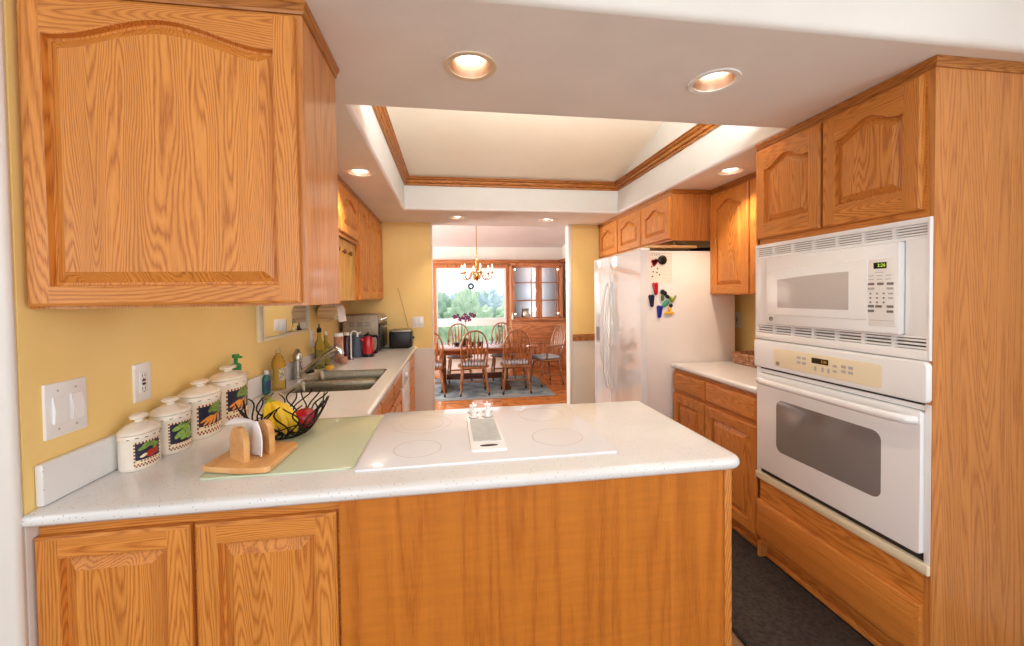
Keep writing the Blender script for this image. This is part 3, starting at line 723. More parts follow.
t = thing('cooktop', 'white glass cooktop with a centre vent set into the peninsula', 'cooktop', (.12, 1.525, CZ))
g = G(); g.prism(rrect(-.287, .522, 1.228, 1.822, .008), (0, 0, CZ+.0005), X_, Y_, Z_, .008, 0, .003); part('glass', g, COOKGL, t)
zc = CZ+.0086
def ring(cx, cy, r, wd=.0018):
    g = G()
    for rr in r: g.loft([[V((cx+(rr+d)*math.cos(2*PI*k/56), cy+(rr+d)*math.sin(2*PI*k/56), zc+h)) for k in range(56)] for d, h in ((-wd, 0), (-wd, .0004), (wd, .0004), (wd, 0))], 0, False, False)
    return g
for cx, cy, r in ((-.115, 1.366, (.076,)), (-.118, 1.632, (.112, .082)), (.365, 1.392, (.088,)), (.369, 1.668, (.094,))):
    part('burner_ring', ring(cx, cy, r), RINGM, t, 'faint grey burner ring')
g = G(); g.prism(rrect(.056, .176, 1.298, 1.640, .012), (0, 0, zc), X_, Y_, Z_, .007, 0, .003)
v_ = part('vent_frame', g, WHITE, t)
g = G()
for k in range(26):
    y = 1.372+k*.0098; g.box(.068, .164, y, y+.0058, zc+.0069, zc+.0095, 0)
part('vent_grille', g, VENTM, v_)
g = G(); g.lathe([(0, 0), (1, 0), (1, .001), (0, .001)], (.118, 1.332, zc+.0070), 28, sx=.030, sy=.0085); part('finger_slot', g, SLOT, v_, 'dark oval finger slot')
for x, y in ((.088, 1.682), (.144, 1.687), (.088, 1.757), (.150, 1.762)):
    g = G(); g.lathe([(.021, 0), (.021, .003), (.012, .006), (.0105, .02), (.016, .023), (.0155, .031), (.0, .032)], (x, y, zc), 24)
    g.box(x-.0035, x+.0035, y-.017, y+.017, zc+.029, zc+.040, 0, .002); k_ = part('knob', g, WHITE, t)
    g = G(); g.lathe([(.0225, 0), (.0225, .0015), (.0215, .0018)], (x, y, zc), 24); part('knob_ring', g, GREYP, k_)

# ================================================================== APPLIANCES
def text(s, size, o, u, v, m, name, parent, ext=.0004):
    c = bpy.data.curves.new(name, 'FONT'); c.body = s; c.size = size; c.extrude = ext; c.align_x = 'CENTER'; c.align_y = 'CENTER'
    tmp = bpy.data.objects.new(name, c); COL.objects.link(tmp)
    bpy.context.view_layer.update()
    me = bpy.data.meshes.new_from_object(tmp.evaluated_get(bpy.context.evaluated_depsgraph_get()))
    bpy.data.objects.remove(tmp)
    u, v = V(u), V(v); n = u.cross(v)
    mm = Matrix((u, v, n)).transposed().to_4x4(); mm.translation = V(o)-origin(parent)
    me.transform(mm); me.materials.clear(); me.materials.append(m); me.name = name
    ob = bpy.data.objects.new(name, me); COL.objects.link(ob); ob.parent = parent; return ob
def emblem(parent, x, y, z, r):
    g = G(); n = -X_
    g.tube([(x, y+r*math.cos(2*PI*k/24), z+r*math.sin(2*PI*k/24)) for k in range(24)], r*.16, 6, 0, True)
    for s in (-1, 1):   # looped script strokes of the round badge
        g.tube([(x, y+s*r*(.34+.26*math.cos(a)), z+r*.46*math.sin(a)) for a in [2*PI*k/16 for k in range(13)]], r*.09, 6)
    for k in range(4):
        a = PI/4+k*PI/2; g.tube([(x, y+r*.78*math.cos(a+d), z+r*.78*math.sin(a+d)) for d in (-.3, 0, .3)], r*.07, 6)
    return part('emblem', g, GREYP, parent)
YZ = lambda poly: [(-y, z) for y, z in poly]      # (y,z) outline -> frame with u=-Y, v=Z, n=-X
def plate(g, y0, y1, z0, z1, x, t, r=.006, mi=0, bev=.003):
    g.prism(rrect(-y1, -y0, z0, z1, r), (x, 0, 0), -Y_, Z_, -X_, t, mi, bev)
# --- microwave in its built-in trim
t = thing('microwave', 'white built-in microwave above the wall oven', 'microwave', (1.8, 1.55, 1.18))
g = G(); g.box(1.66, 2.1, 1.20, 1.90, 1.24, 1.60); part('body', g, WHITE2, t)
g = G()
x = 1.628
g.box(1.606, x, 1.157, 1.232, 1.262, 1.602, 0, .003); g.box(1.606, x, 1.858, 1.951, 1.262, 1.602, 0, .003)
g.box(1.606, x, 1.157, 1.951, 1.600, 1.612, 0, .002); g.box(1.602, x, 1.157, 1.951, 1.652, 1.672, 0, .004)
g.box(1.606, x, 1.157, 1.951, 1.255, 1.263, 0, .002); g.box(1.602, x, 1.157, 1.951, 1.181, 1.216, 0, .004)
g.box(1.602, x, 1.1525, 1.160, 1.181, 1.672, 0, .002); g.box(1.606, x, 1.945, 1.955, 1.181, 1.672, 0, .002)
fr = part('trim_frame', g, WHITE, t)
for za, zb in ((1.612, 1.652), (1.216, 1.255)):
    g = G(); g.box(x-.002, x+.012, 1.16, 1.946, za, zb, 1)
    nb = 3 if za < 1.5 else 4
    for k in range(nb): zz = za+(zb-za)*(k+.5)/nb; g.box(1.607, 1.622, 1.16, 1.946, zz-(.0035 if za < 1.5 else .0032), zz+(.0035 if za < 1.5 else .0032), 0)
    for k in range(8): yy = 1.16+.786*k/7; g.box(1.608, 1.622, yy-.006, yy+.006, za, zb, 0)
    part('vent_grille', g, [WHITE, GREYP if za < 1.5 else LGREY], fr)
g = G(); plate(g, 1.236, 1.856, 1.264, 1.598, 1.640, .056, .006, 0, .006); dr = part('door', g, WHITE, t)
# swept moulding line above the window and a slightly raised inner panel
g = G()
def arcz(y): q_ = (y-1.36)/(1.842-1.36); return 1.513+.033*math.sin(min(1, max(0, 1-q_))*PI/2)
pol = [(-1.842, 1.312)] + [(-1.345, 1.312)] + [(-y_, arcz(y_)) for y_ in [1.345+(1.842-1.345)*k/16 for k in range(17)]]
g.prism(pol, (1.585, 0, 0), -Y_, Z_, -X_, .005, 0, .003); pnl = part('window_panel', g, WHITE, dr)
g = G()
def wz(y): q_ = (y-1.418)/(1.778-1.418); return 1.484+.018*math.sin((1-q_)*PI/2)
pol = [(-1.778, 1.348), (-1.418, 1.348)] + [(-y_, wz(y_)) for y_ in [1.418+.36*k/14 for k in range(15)]]
g.prism(pol, (1.581, 0, 0), -Y_, Z_, -X_, .0022, 0, .001); part('window', g, MWGLASS, pnl, 'pale grey window')
cp = G(); plate(cp, 1.243, 1.342, 1.290, 1.545, 1.585, .0025, .004); cp = part('control_panel', cp, WHITE2, dr)
g = G(); plate(g, 1.276, 1.322, 1.506, 1.529, 1.583, .0018, .001, 0, .0003)
dsp = part('display', g, DISP, cp, 'black display with green digits')
text('2:26', .017, (1.5806, 1.293, 1.5175), -Y_, Z_, DIGIT, 'digit', dsp)
rowz = [1.478, 1.464, 1.447, 1.430]
g = G()
for r_, z in enumerate([1.480, 1.466]):
    for c in range(3): yy = 1.331-c*.031; g.box(1.5812, 1.583, yy-.010, yy+.010, z-.0012, z+.0012)
g.box(1.5812, 1.583, 1.285, 1.315, 1.4905, 1.4925); g.box(1.5812, 1.583, 1.250, 1.335, 1.312, 1.3135)
part('lettering', g, LGREY, cp)
for z, cols in ((1.449, (0, 1, 2)), (1.432, (0, 2)), (1.365, (0, 1, 2)), (1.347, (0, 2))):
    for c in cols:
        yy = 1.331-c*.034+(.006 if c == 1 and z < 1.4 else 0); g = G(); g.box(1.5808, 1.583, yy-.0115, yy+.0115, z-.0045, z+.0045, 0, .0008, 1); part('button', g, GREYP if z != 1.432 else LGREY, cp)
for r_ in range(3):
    for c in range(4):
        if c == 3 and r_ == 2: continue
        yy = 1.333-c*.024; z = 1.413-r_*.0165; g = G(); g.box(1.5808, 1.583, yy-(.003 if c < 3 else .008), yy+(.003 if c < 3 else .008), z-.003, z+.003, 0, .0006, 1); part('button', g, GREYP if c < 3 else LGREY, cp)
emblem(dr, 1.5825, 1.822, 1.292, .0095)

# --- wall oven
t = thing('wall_oven', 'white built-in wall oven with a grey window below the microwave', 'oven', (1.8, 1.55, .43))
g = G(); g.box(1.634, 2.12, 1.18, 1.92, .48, 1.165); part('body', g, GREYP, t)
g = G(); g.box(1.612, 1.634, 1.1525, 1.172, .475, 1.03, 0, .002); g.box(1.622, 1.634, 1.172, 1.93, .475, 1.03, 1); g.box(1.612, 1.634, 1.93, 1.952, .475, 1.03, 0, .002)
part('side_trim', g, [WHITE, SLOT], t)
g = G(); pol = YZ([(1.152, 1.030), (1.152, 1.178), (1.952, 1.178), (1.952, 1.030)])
g.prism(rrect(-1.952, -1.1525, 1.034, 1.178, .018), (1.632, 0, 0), -Y_, Z_, -X_, .040, 0, .010); cpn = part('control_panel', g, WHITE, t)
g = G(); g.prism(rrect(-1.812, -1.296, 1.055, 1.146, .016), (1.593, 0, 0), -Y_, Z_, -X_, .0025, 0, .001); ins = part('panel_insert', g, OFFW, cpn, 'cream control insert')
g = G(); plate(g, 1.515, 1.596, 1.106, 1.130, 1.591, .0018, .001, 0, .0003); d2 = part('display', g, mat('oven_display', srgb(56, 40, 22), .25), ins, 'brown display')
text('2:26', .016, (1.5886, 1.535, 1.118), -Y_, Z_, mat('amber_digit', srgb(150, 110, 50), .5, emit=srgb(190, 140, 60), es=.5), 'digit', d2)
for yy, z, wd, hh, m_ in ([(1.665-.028*c, 1.119-.022*r_, .010, .006, LGREY) for c in range(2) for r_ in range(2)] + [(1.578-.028*c-(.008 if c else 0), 1.084, .005, .010, LGREY) for c in range(3)] +
                    [(1.485, 1.109-.022*r_, .009, .005, LGREY) for r_ in range(2)] + [(1.447-.030*c, 1.113-.020*r_, .010, .006, LGREY) for c in range(2) for r_ in range(2)]):
    g = G(); g.box(1.5893, 1.591, yy-wd, yy+wd, z-hh, z+hh, 0, .0006, 1); part('button', g, m_, ins)
emblem(ins, 1.5895, 1.787, 1.072, .0085)
g = G(); plate(g, 1.172, 1.935, .502, 1.003, 1.626, .030, .012, 0, .006); od = part('door', g, WHITE, t)
g = G(); plate(g, 1.172, 1.935, 1.006, 1.024, 1.626, .012, .003, 0, .001); g.box(1.618, 1.63, 1.19, 1.93, 1.0225, 1.031, 1); part('vent_gap', g, [WHITE2, SLOT], od)
g = G(); g.prism(rrect(-1.802, -1.302, .632, .890, .034, 7), (1.597, 0, 0), -Y_, Z_, -X_, .0022, 0, .001); part('window', g, GLASSD, od, 'grey tinted oven window')
g = G(); hy = [1.185, 1.20, 1.24, 1.40, 1.55, 1.70, 1.85, 1.885, 1.905]; hx = [1.594, 1.568, 1.556, 1.552, 1.551, 1.552, 1.556, 1.568, 1.594]
g.tube([(a, b_, .972) for a, b_ in zip(hx, hy)], [.015, .016, .0165, .0165, .0165, .0165, .0165, .016, .015], 12); part('handle', g, WHITE, od)
g = G(); g.prism(YZ([(1.952, .438), (1.150, .438), (1.150, .474), (1.952, .474)][::-1])[::-1] if False else rrect(-1.952, -1.1525, .438, .474, .003), (1.632, 0, 0), -Y_, Z_, -X_, .030, 0, .004)
part('bottom_trim', g, OFFW, t, 'cream trim strip under the door')

# --- refrigerator
t = thing('refrigerator', 'white side-by-side refrigerator with glossy doors', 'refrigerator', (1.8, 3.3, 0))
g = G(); g.box(1.424, 2.145, 2.82, 3.74, .02, 1.742, 0, .006); part('body', g, noisy('fridge_side', srgb(240, 232, 224), srgb(236, 228, 220), 300, .4, bump=.15, bscale=500), t)
GL = mat('fridge_door', srgb(236, 236, 236), .09, coat=1)
for nm, a0, a1 in (('door', 2.792, 3.364), ('door', 3.372, 3.752)):
    g = G(); pr = []
    for k in range(13):
        q_ = k/12; e = 1-(2*q_-1)**2
        pr.append((a0+(a1-a0)*q_, 1.366-.012*e))
    rings = []
    ins_ = .008
    def outline(i): return [V((1.414, a0+i, 0))]+[V((x_+i*.6, min(max(y_, a0+i), a1-i), 0)) for y_, x_ in pr]+[V((1.414, a1-i, 0))]
    for z_, i in ((.09, .008), (.096, .002), (.11, 0), (1.735, 0), (1.748, .002), (1.754, .008)): rings.append([p+Z_*z_ for p in outline(i)])
    g.loft(rings, 0); fd = part('door', g, GL, t)
    s = 1 if a0 < 3 else -1
    hy = (3.318 if a0 < 3 else 3.418)
    g = G(); n = 16; pts = []
    for k in range(n+1):
        q_ = k/n; pts.append((1.360-.055*math.sin(PI*q_)**.6 if 0 < q_ < 1 else 1.362, hy, .60+.93*q_))
    g.tube(pts, [.008+.007*math.sin(PI*k/n) for k in range(n+1)], 10); part('handle', g, WHITE, fd)
    if a0 > 3:
        g = G(); plate(g, 3.55, 3.70, .98, 1.25, 1.360, .006, .015); p_ = part('dispenser', g, LGREY, fd, 'grey water dispenser')
        g = G(); plate(g, 3.57, 3.68, 1.0, 1.13, 1.355, .0025, .01); part('recess', g, GREYP, p_)
g = G(); g.box(1.44, 1.46, 2.85, 3.72, .02, .085); part('kick_grille', g, LGREY, t)
g = G(); g.box(1.385, 1.46, 2.83, 2.90, 1.7425, 1.765, 0, .006); part('hinge_cover', g, WHITE2, t)
# on top of it
g = G(); g.prism(rrect(1.45, 1.852, 2.832, 3.12, .03), (0, 0, 1.768), X_, Y_, Z_, .018, 0, .005)
single('cutting_board', g, BOARDWOOD, 'pale wooden cutting board lying on top of the refrigerator', 'cutting board', (1.65, 2.98, 1.768))
t = thing('frying_pan', 'black frying pan lying on the board above the refrigerator', 'pan', (1.95, 3.1, 1.744))
g = G(); g.lathe([(.0, 0), (.12, 0), (.15, .035), (.153, .036), (.122, .004), (0, .004)], (2.03, 3.06, 1.7445), 36); part('pan_body', g, BLACKM, t)
g = G(); g.tube([(1.89, 3.02, 1.7765), (1.84, 2.97, 1.797), (1.72, 2.88, 1.803), (1.66, 2.845, 1.800)], [.008, .009, .010, .008], 10); part('pan_handle', g, STEEL, t)
# paper and magnets on its side
FY = 2.8195
t = thing('notice_sheet', 'white paper list held on the side of the refrigerator', 'paper', (1.54, FY, 1.51))
g = G(); g.box(1.452, 1.630, FY-.0012, FY-.0004, 1.506, 1.732); part('sheet', g, mat('notice_paper', srgb(244, 232, 214), .7), t)
g = G()
for k in range(7): g.box(1.55, 1.628, FY-.0018, FY-.0012, 1.70-.027*k, 1.7012-.027*k)
g.box(1.47, 1.625, FY-.0018, FY-.0012, 1.722, 1.7235)
part('ruled_lines', g, LGREY, t)
g = G()
for a, b_, r_ in ((1.478, 1.662, .016), (1.492, 1.655, .019), (1.505, 1.668, .015), (1.485, 1.640, .014), (1.50, 1.672, .012)): g.lathe([(0, 0), (r_, 0), (r_, .0006), (0, .0006)], (a, FY-.0012, b_), 12, 0, -Y_)
part('red_picture', g, TOMATO, t, 'red berry picture')
g = G()
for a, b_ in ((1.513, 1.611), (1.466, 1.625), (1.478, 1.588), (1.507, 1.582), (1.528, 1.566), (1.472, 1.553)): g.lathe([(0, 0), (.006, 0), (.006, .0006), (0, .0006)], (a, FY-.0012, b_), 10, 0, -Y_)
part('dot', g, BROWNMK, t)
for a, s_ in ((1.470, 1), (1.490, .8), (1.506, 1), (1.526, 1)):
    g = G(); g.tube([(a-.006*s_, FY-.0015, 1.716), (a, FY-.0015, 1.706), (a+.005*s_, FY-.0015, 1.720)], .0012, 5); part('lettering', g, GREYP, t)
def magnet(label, shape, m, loc):
    g = G(); shape(g, *loc); return single('fridge_magnet', g, m, label, 'magnet', (loc[0], FY, loc[1]), 'magnets on the refrigerator side', ang=50)
def clip(ang):
    def f(g, x, z):
        c, s = math.cos(ang), math.sin(ang)
        pol = [(.0, -.046), (.012, -.040), (.019, .020), (.022, .038), (.012, .047), (-.004, .044), (-.012, .048), (-.022, .038), (-.019, .015), (-.010, -.040)]
        g.prism([(a*c-b_*s, a*s+b_*c) for a, b_ in pol], (x, FY-.0006, z), X_, Z_, -Y_, .016, 0, .005)
    return f
magnet('round black magnet holding the paper list on the refrigerator', lambda g, x, z: g.lathe([(0, 0), (.034, 0), (.034, .008), (.03, .012), (0, .012)], (x, FY-.002, z), 28, 0, -Y_), BLACK, (1.549, 1.674))
magnet('red clip magnet on the side of the refrigerator', clip(.08), RED, (1.493, 1.461))
magnet('navy clip magnet with a white spot, left of the blue one', clip(.05), mat('navy_clip', srgb(26, 30, 60), .3), (1.462, 1.373))
magnet('bright blue clip magnet, lowest of the magnets', clip(-.1+PI*0+.05), mat('blue_clip', srgb(30, 38, 140), .3), (1.524, 1.292))
def blob(pts): return lambda g, x, z: [g.ball((x+a, FY-.009, z+b_), (r_, .008, r2), 0, 12, Matrix.Rotation(ro, 3, 'Y')) for a, b_, r_, r2, ro in pts]
magnet('black lobed magnet above the teal one', blob([(-.012, .022, .020, .020, 0), (.006, .012, .018, .018, 0), (.026, -.012, .022, .014, .7)]), BLACK, (1.560, 1.416))
magnet('olive green oval magnet under the black lobed one', blob([(0, 0, .012, .026, 0)]), mat('olive_magnet', srgb(82, 110, 58), .4), (1.547, 1.395))
magnet('teal leaf-shaped magnet among the cluster', blob([(.0, .0, .020, .036, .85), (-.012, -.012, .014, .03, .95)]), mat('teal_magnet', srgb(64, 156, 124), .4), (1.571, 1.352))
magnet('small black magnet beside the teal leaf', blob([(0, 0, .016, .016, 0)]), BLACK, (1.612, 1.337))
magnet('light green V-shaped magnet at the right of the cluster', blob([(-.006, .002, .012, .026, -.5), (.018, .010, .009, .028, .5)]), mat('lime_magnet', srgb(140, 150, 48), .4), (1.622, 1.380))
magnet('yellow T-shaped magnet at the bottom of the cluster', blob([(0, -.012, .042, .013, 0), (0, .014, .013, .020, 0)]), mat('yellow_magnet', srgb(232, 178, 58), .4), (1.600, 1.294))

# ================================================================== SWITCHES, OUTLETS, MIRROR
def xplate(g, x, y0, y1, z0, z1, t=.006, bev=.003): g.prism(rrect(y0, y1, z0, z1, .004), (x, 0, 0), Y_, Z_, X_, t, 0, bev)
t = thing('light_switch', 'white double rocker switch on the yellow wall above the backsplash', 'light switch', (XL, 1.244, 1.140))
g = G(); xplate(g, XL, 1.184, 1.305, 1.069, 1.211); part('plate', g, WHITE2, t)
for yy in (1.219, 1.270):
    g = G(); g.prism([(0, -.034), (.0055, -.034), (.0085, .0), (.003, .034), (0, .034)], (XL+.0055, yy-.0165, 1.140), X_, Z_, Y_, .033, 0, 0); part('rocker', g, WHITE, t)
    for zz in (1.140+.050, 1.140-.050):
        g = G(); g.lathe([(.0, 0), (.003, 0), (.0028, .0012), (0, .0014)], (XL+.006, yy, zz), 10, 0, X_); part('screw', g, LGREY, t)
def outlet(y, z, label, x=XL, s=1, parts=True):
    t = thing('wall_outlet', label, 'outlet', (x, y, z))
    g = G()
    if s > 0: xplate(g, x, y-.0375, y+.0375, z-.0625, z+.0625)
    else: g.box(x-.006, x, y-.0375, y+.0375, z-.0625, z+.0625, 0, .002)
    part('plate', g, WHITE2, t)
    d = x+s*.0055
    g = G(); g.box(min(d, d+s*.002), max(d, d+s*.002), y-.0175, y+.0175, z-.034, z+.034, 0, .001); f_ = part('receptacle', g, WHITE, t)
    if parts:
        g = G(); d2 = d+s*.002
        for zz in (.022, -.022):
            for yy, hh in ((-.006, .005), (.006, .0045)): g.box(min(d2, d2+s*.0006), max(d2, d2+s*.0006), y+yy-.001, y+yy+.001, z+zz-hh, z+zz+hh)
            g.lathe([(0, 0), (.0022, 0), (.0022, .0006), (0, .0006)], (d2, y, z+zz-.010), 10, 0, X_*s)
        part('slot', g, SLOT, t)
        for zz in (.006, -.006):
            g = G(); g.box(min(d2, d2+s*.002), max(d2, d2+s*.002), y-.007, y+.007, z+zz-.0038, z+zz+.0038, 0, .0006, 1); part('test_button', g, BLACK if zz < 0 else BROWNMK, t)
    return t
outlet(1.516, 1.152, 'white outlet with dark test buttons above the canisters')
outlet(3.20, 1.125, 'white wall outlet beside the mirror over the sink', parts=False)
outlet(2.94, 1.21, 'white wall outlet on the yellow wall behind the short counter', XR, -1)
t = thing('light_switch', 'white double switch plate on the end wall by the doorway', 'light switch', (-.34, YW, 1.165))
g = G(); g.prism(rrect(-.398, -.284, 1.107, 1.222, .004), (0, YW, 0), X_, Z_, -Y_, .006, 0, .003); part('plate', g, WHITE2, t)
for xx in (-.365, -.317):
    g = G(); g.box(xx-.0165, xx+.0165, YW-.010, YW-.006, 1.131, 1.199, 0, .002); part('rocker', g, WHITE, t)
t = thing('mirror', 'white framed mirror on the yellow wall behind the faucet', 'mirror', (XL, 2.72, 1.191))
g = G(); MB = (2.328, 3.115, 1.191, 1.40)
for y0, y1, z0_, z1_ in ((MB[0], MB[0]+.052, MB[2], MB[3]), (MB[1]-.03, MB[1], MB[2], MB[3]), (MB[0]+.052, MB[1]-.03, MB[2], MB[2]+.018), (MB[0]+.052, MB[1]-.03, MB[3]-.018, MB[3])): g.box(XL, XL+.018, y0, y1, z0_, z1_, 0, .003)
part('frame', g, mat('mirror_frame', srgb(244, 232, 196), .4), t)
g = G(); g.box(XL, XL+.008, MB[0]+.05, MB[1]-.028, MB[2]+.016, MB[3]-.016); part('glass', g, MIRROR, t)

# ================================================================== CANISTERS
def canister(label, cx, cy, a, b_, hr, ht, veg, th0=-50, th1=38):
    z = CZ+.0005
    t = thing('canister', label, 'canister', (cx, cy, z), 'ceramic vegetable canisters')
    pr = [(.93, 0), (.97, .003), (.985, .010), (.975, .018), (.975, hr*.86), (1.0, hr*.88), (1.005, hr*.92), (.985, hr*.94), (.985, hr*.985), (.95, hr), (.9, hr)]
    g = G(); g.lathe(pr, (cx, cy, z), 48, 0, Z_, a, b_); part('body', g, CERAM, t)
    hl = ht-hr
    g = G(); g.lathe([(.95, hr+.0005), (1.0, hr+.002), (1.01, hr+.007), (.97, hr+.011), (.88, hr+hl*.27), (.62, hr+hl*.46), (.34, hr+hl*.55), (.22, hr+hl*.58), (.20, hr+hl*.66)], (cx, cy, z), 48, 0, Z_, a, b_)
    lid = part('lid', g, CERAM, t)
    g = G(); g.lathe([(.20, hr+hl*.63), (.21, hr+hl*.70), (.42, hr+hl*.78), (.45, hr+hl*.90), (.34, ht), (0, ht+.001)], (cx, cy, z), 32, 0, Z_, a, b_); part('knob', g, CERAM, lid)
    S_ = lambda th, zz, off: V((cx+(a*.975+off)*math.cos(th), cy+(b_*.975+off)*math.sin(th), z+zz))
    t0, t1 = math.radians(th0), math.radians(th1)
    z0_, z1_ = hr*.10, hr*.80
    nc = 18; ch = (b_*(t1-t0))/nc; nr = max(8, round((z1_-z0_)/ch))
    g = G()
    for i in range(nc):
        for j in range(nr):
            p = [S_(t0+(t1-t0)*ii/nc, z0_+(z1_-z0_)*jj/nr, .0006) for ii, jj in ((i, j), (i+1, j), (i+1, j+1), (i, j+1))]
            bd = i == 0 or j == 0 or i == nc-1 or j == nr-1
            if bd or (i in (1, nc-2) and False): m_ = 1 if (i+j) % 2 else 2
            elif j == 1: m_ = 1 if (i+j) % 2 else 2
            elif j <= 3 and nr > 9 or j == 2: m_ = 2
            else: m_ = 0
            g.face(p, m_)
    bmesh.ops.remove_doubles(g.bm, verts=list(g.bm.verts), dist=1e-6)
    lb = part('label', g, [NAVY, REDCHK, CREAMP], t, 'printed vegetable label with a checked border')
    tc, tw, zw = (t0+t1)/2, (t1-t0)/2, (z1_-z0_)
    def ell(u_, v_, ru, rv, ro, off):
        g = G(); rings = []
        for q_ in (1, .66, .33, .02):
            rings.append([S_(tc+tw*(u_+q_*(ru*math.cos(k)*math.cos(ro)-rv*math.sin(k)*math.sin(ro))), z0_+zw*(v_+q_*(ru*math.cos(k)*math.sin(ro)+rv*math.sin(k)*math.cos(ro))*.5), off+.0012*(1-q_)) for k in [2*PI*i/14 for i in range(14)]])
        g.loft(rings, 0, False, True); return g
    def add(name, m_, lst, lab=None):
        gg = G()
        for i, e in enumerate(lst): gg.merge(ell(*e, .0012+.0003*i).bm)
        part(name, gg, m_, lb, lab)
    rnd = random.Random(hash(veg) % 99 if False else len(veg))
    if veg == 'tomato':
        add('leaf_picture', LEAFG, [(-.25, .76, .5, .16, .35), (.25, .80, .5, .17, -.2), (.0, .86, .45, .14, .1), (.5, .70, .3, .13, .6)])
        add('vegetable_picture', TOMATO, [(.15, .45, .36, .30, .1), (.42, .50, .30, .26, .3)]); add('root_picture', CREAMP, [(-.3, .44, .22, .12, .3), (-.45, .40, .16, .09, .0)])
    elif veg == 'peas':
        add('vegetable_picture', PEAG, [(-.35, .78, .42, .17, .3), (.15, .80, .40, .17, -.25), (.05, .64, .46, .18, .5), (-.35, .52, .34, .17, .8), (.42, .62, .30, .2, 1.1), (.1, .42, .38, .17, .35), (.5, .42, .3, .17, .7), (-.1, .50, .3, .15, .2)])
        add('leaf_picture', LEAFG, [(.45, .84, .4, .12, .3), (-.1, .88, .3, .1, 0)])
    else:
        add('leaf_picture', LEAFG, [(.1, .84, .45, .2, .6), (.4, .86, .4, .18, 1.0), (.55, .74, .3, .2, 1.4), (.25, .76, .3, .16, .2)])
        add('vegetable_picture', CARROT, [(-.42, .50, .42, .085, .45), (-.28, .44, .44, .085, .7), (-.08, .42, .42, .085, .95), (.15, .44, .40, .08, 1.2), (.42, .46, .34, .075, 1.5)])
    gg = G()
    for k in range(6):
        u_ = -.5+.2*k; gg.merge(ell(u_, .225, .06, .06, .4, .001).bm)
    part('lettering', gg, REDCHK, lb)
    gg = G()   # brown flecks on the rim band
    for k in range(7):
        th = math.radians(-80+24*k); 
        for d in (0, .05, .09):
            c0 = V((cx+a*1.003*math.cos(th+d), cy+b_*1.003*math.sin(th+d), z+hr*.905+.002*(k % 2))); gg.ball(c0, (.0022, .0022, .0013), 0, 8)
    part('speck', gg, BROWNMK, t)
    return t
canister('smallest cream canister with a tomato label, nearest the light switch', -.955, 1.405, .045, .062, .106, .160, 'tomato', -64, 18)
canister('cream canister with a green pea label, second smallest', -.945, 1.532, .054, .064, .128, .178, 'peas', -62, 20)
canister('cream canister with a carrot label, second largest', -.940, 1.690, .059, .086, .154, .206, 'carrot', -62, 22)
canister('largest cream canister with a carrot label, beside the fruit basket', -.936, 1.878, .063, .098, .176, .229, 'carrots', -60, 24)

# ================================================================== THINGS ON THE PENINSULA
g = G(); g.prism([(-.702, 1.252), (-.304, 1.252)][:0] + rrect(-.715, -.293, 1.250, 1.795, .022), (0, 0, CZ+.0006), X_, Y_, Z_, .006, 0, .002)
cb = single('glass_cutting_board', g, [GLASSBD], 'pale green glass cutting board lying beside the cooktop', 'cutting board', (-.5, 1.52, CZ+.0006))
BZ = CZ+.0072
t = thing('napkin_holder', 'light wooden napkin holder standing on the glass board', 'napkin holder', (-.62, 1.37, BZ))
pol = [(-.722, 1.296), (-.708, 1.284), (-.60, 1.250), (-.535, 1.246), (-.522, 1.256), (-.512, 1.442), (-.520, 1.456), (-.60, 1.478), (-.690, 1.472), (-.704, 1.462)]
g = G(); g.prism(pol, (0, 0, BZ+.004), X_, Y_, Z_, .016, 0, .005)
for x, y in ((-.70, 1.31), (-.54, 1.27), (-.52, 1.44), (-.68, 1.46)): g.lathe([(.008, -.004), (.009, 0), (.009, .001)], (x, y, BZ+.0042), 12)
part('base', g, BEECH, t)
nn = V((.66, .75, 0)).normalized(); tt = V((-nn.y, nn.x, 0))
for c in (V((-.632, 1.322, 0)), V((-.588, 1.386, 0))):
    pol = [(-.043, 0), (.043, 0)] + [(.043*math.cos(PI*k/14), .056+.043*math.sin(PI*k/14)) for k in range(15)]
    g = G(); g.prism(pol, c+Z_*(BZ+.020)-nn*.009, tt, Z_, nn, .018, 0, .004)
    part('upright', g, BEECH, t)
# napkin: folded sheet rising between the two uprights and flopping over the nearer one
g = G(); rows = []
base_c = V((-.607, 1.352, BZ+.021))
for i in range(15):
    q_ = i/14; row = []
    for j in range(9):
        s_ = j/8
        lo_, hi_ = -.040+.012*q_, .020+.085*q_**.9
        a = lo_+(hi_-lo_)*s_
        zz = .001+.106*math.sin(min(1, q_*1.12)*PI/2)-.022*max(0, q_-.8)*5*s_
        row.append(base_c+tt*a+Z_*zz+nn*(.004*math.sin(q_*6+j*.7)-.034*max(0, q_-.70)*3.2*s_+.010*(1-q_)*0))
    rows.append(row)
for off_ in (0,):
    vs = [[g.bm.verts.new(p) for p in r_] for r_ in rows]
    vb = [[g.bm.verts.new(p+nn*.004) for p in r_] for r_ in rows]
    for L_ in (vs, vb):
        for i in range(14):
            for j in range(8): g.bm.faces.new((L_[i][j], L_[i][j+1], L_[i+1][j+1], L_[i+1][j]))
    for i in range(14):
        for j in (0, 8): g.bm.faces.new((vs[i][j], vs[i+1][j], vb[i+1][j], vb[i][j]))
    for j in range(8):
        for i in (0, 14): g.bm.faces.new((vs[i][j], vs[i][j+1], vb[i][j+1], vb[i][j]))
single('paper_napkin', g, NAPKIN, 'white paper napkin folded between the uprights of the wooden holder', 'napkin', tuple(base_c), ang=70)

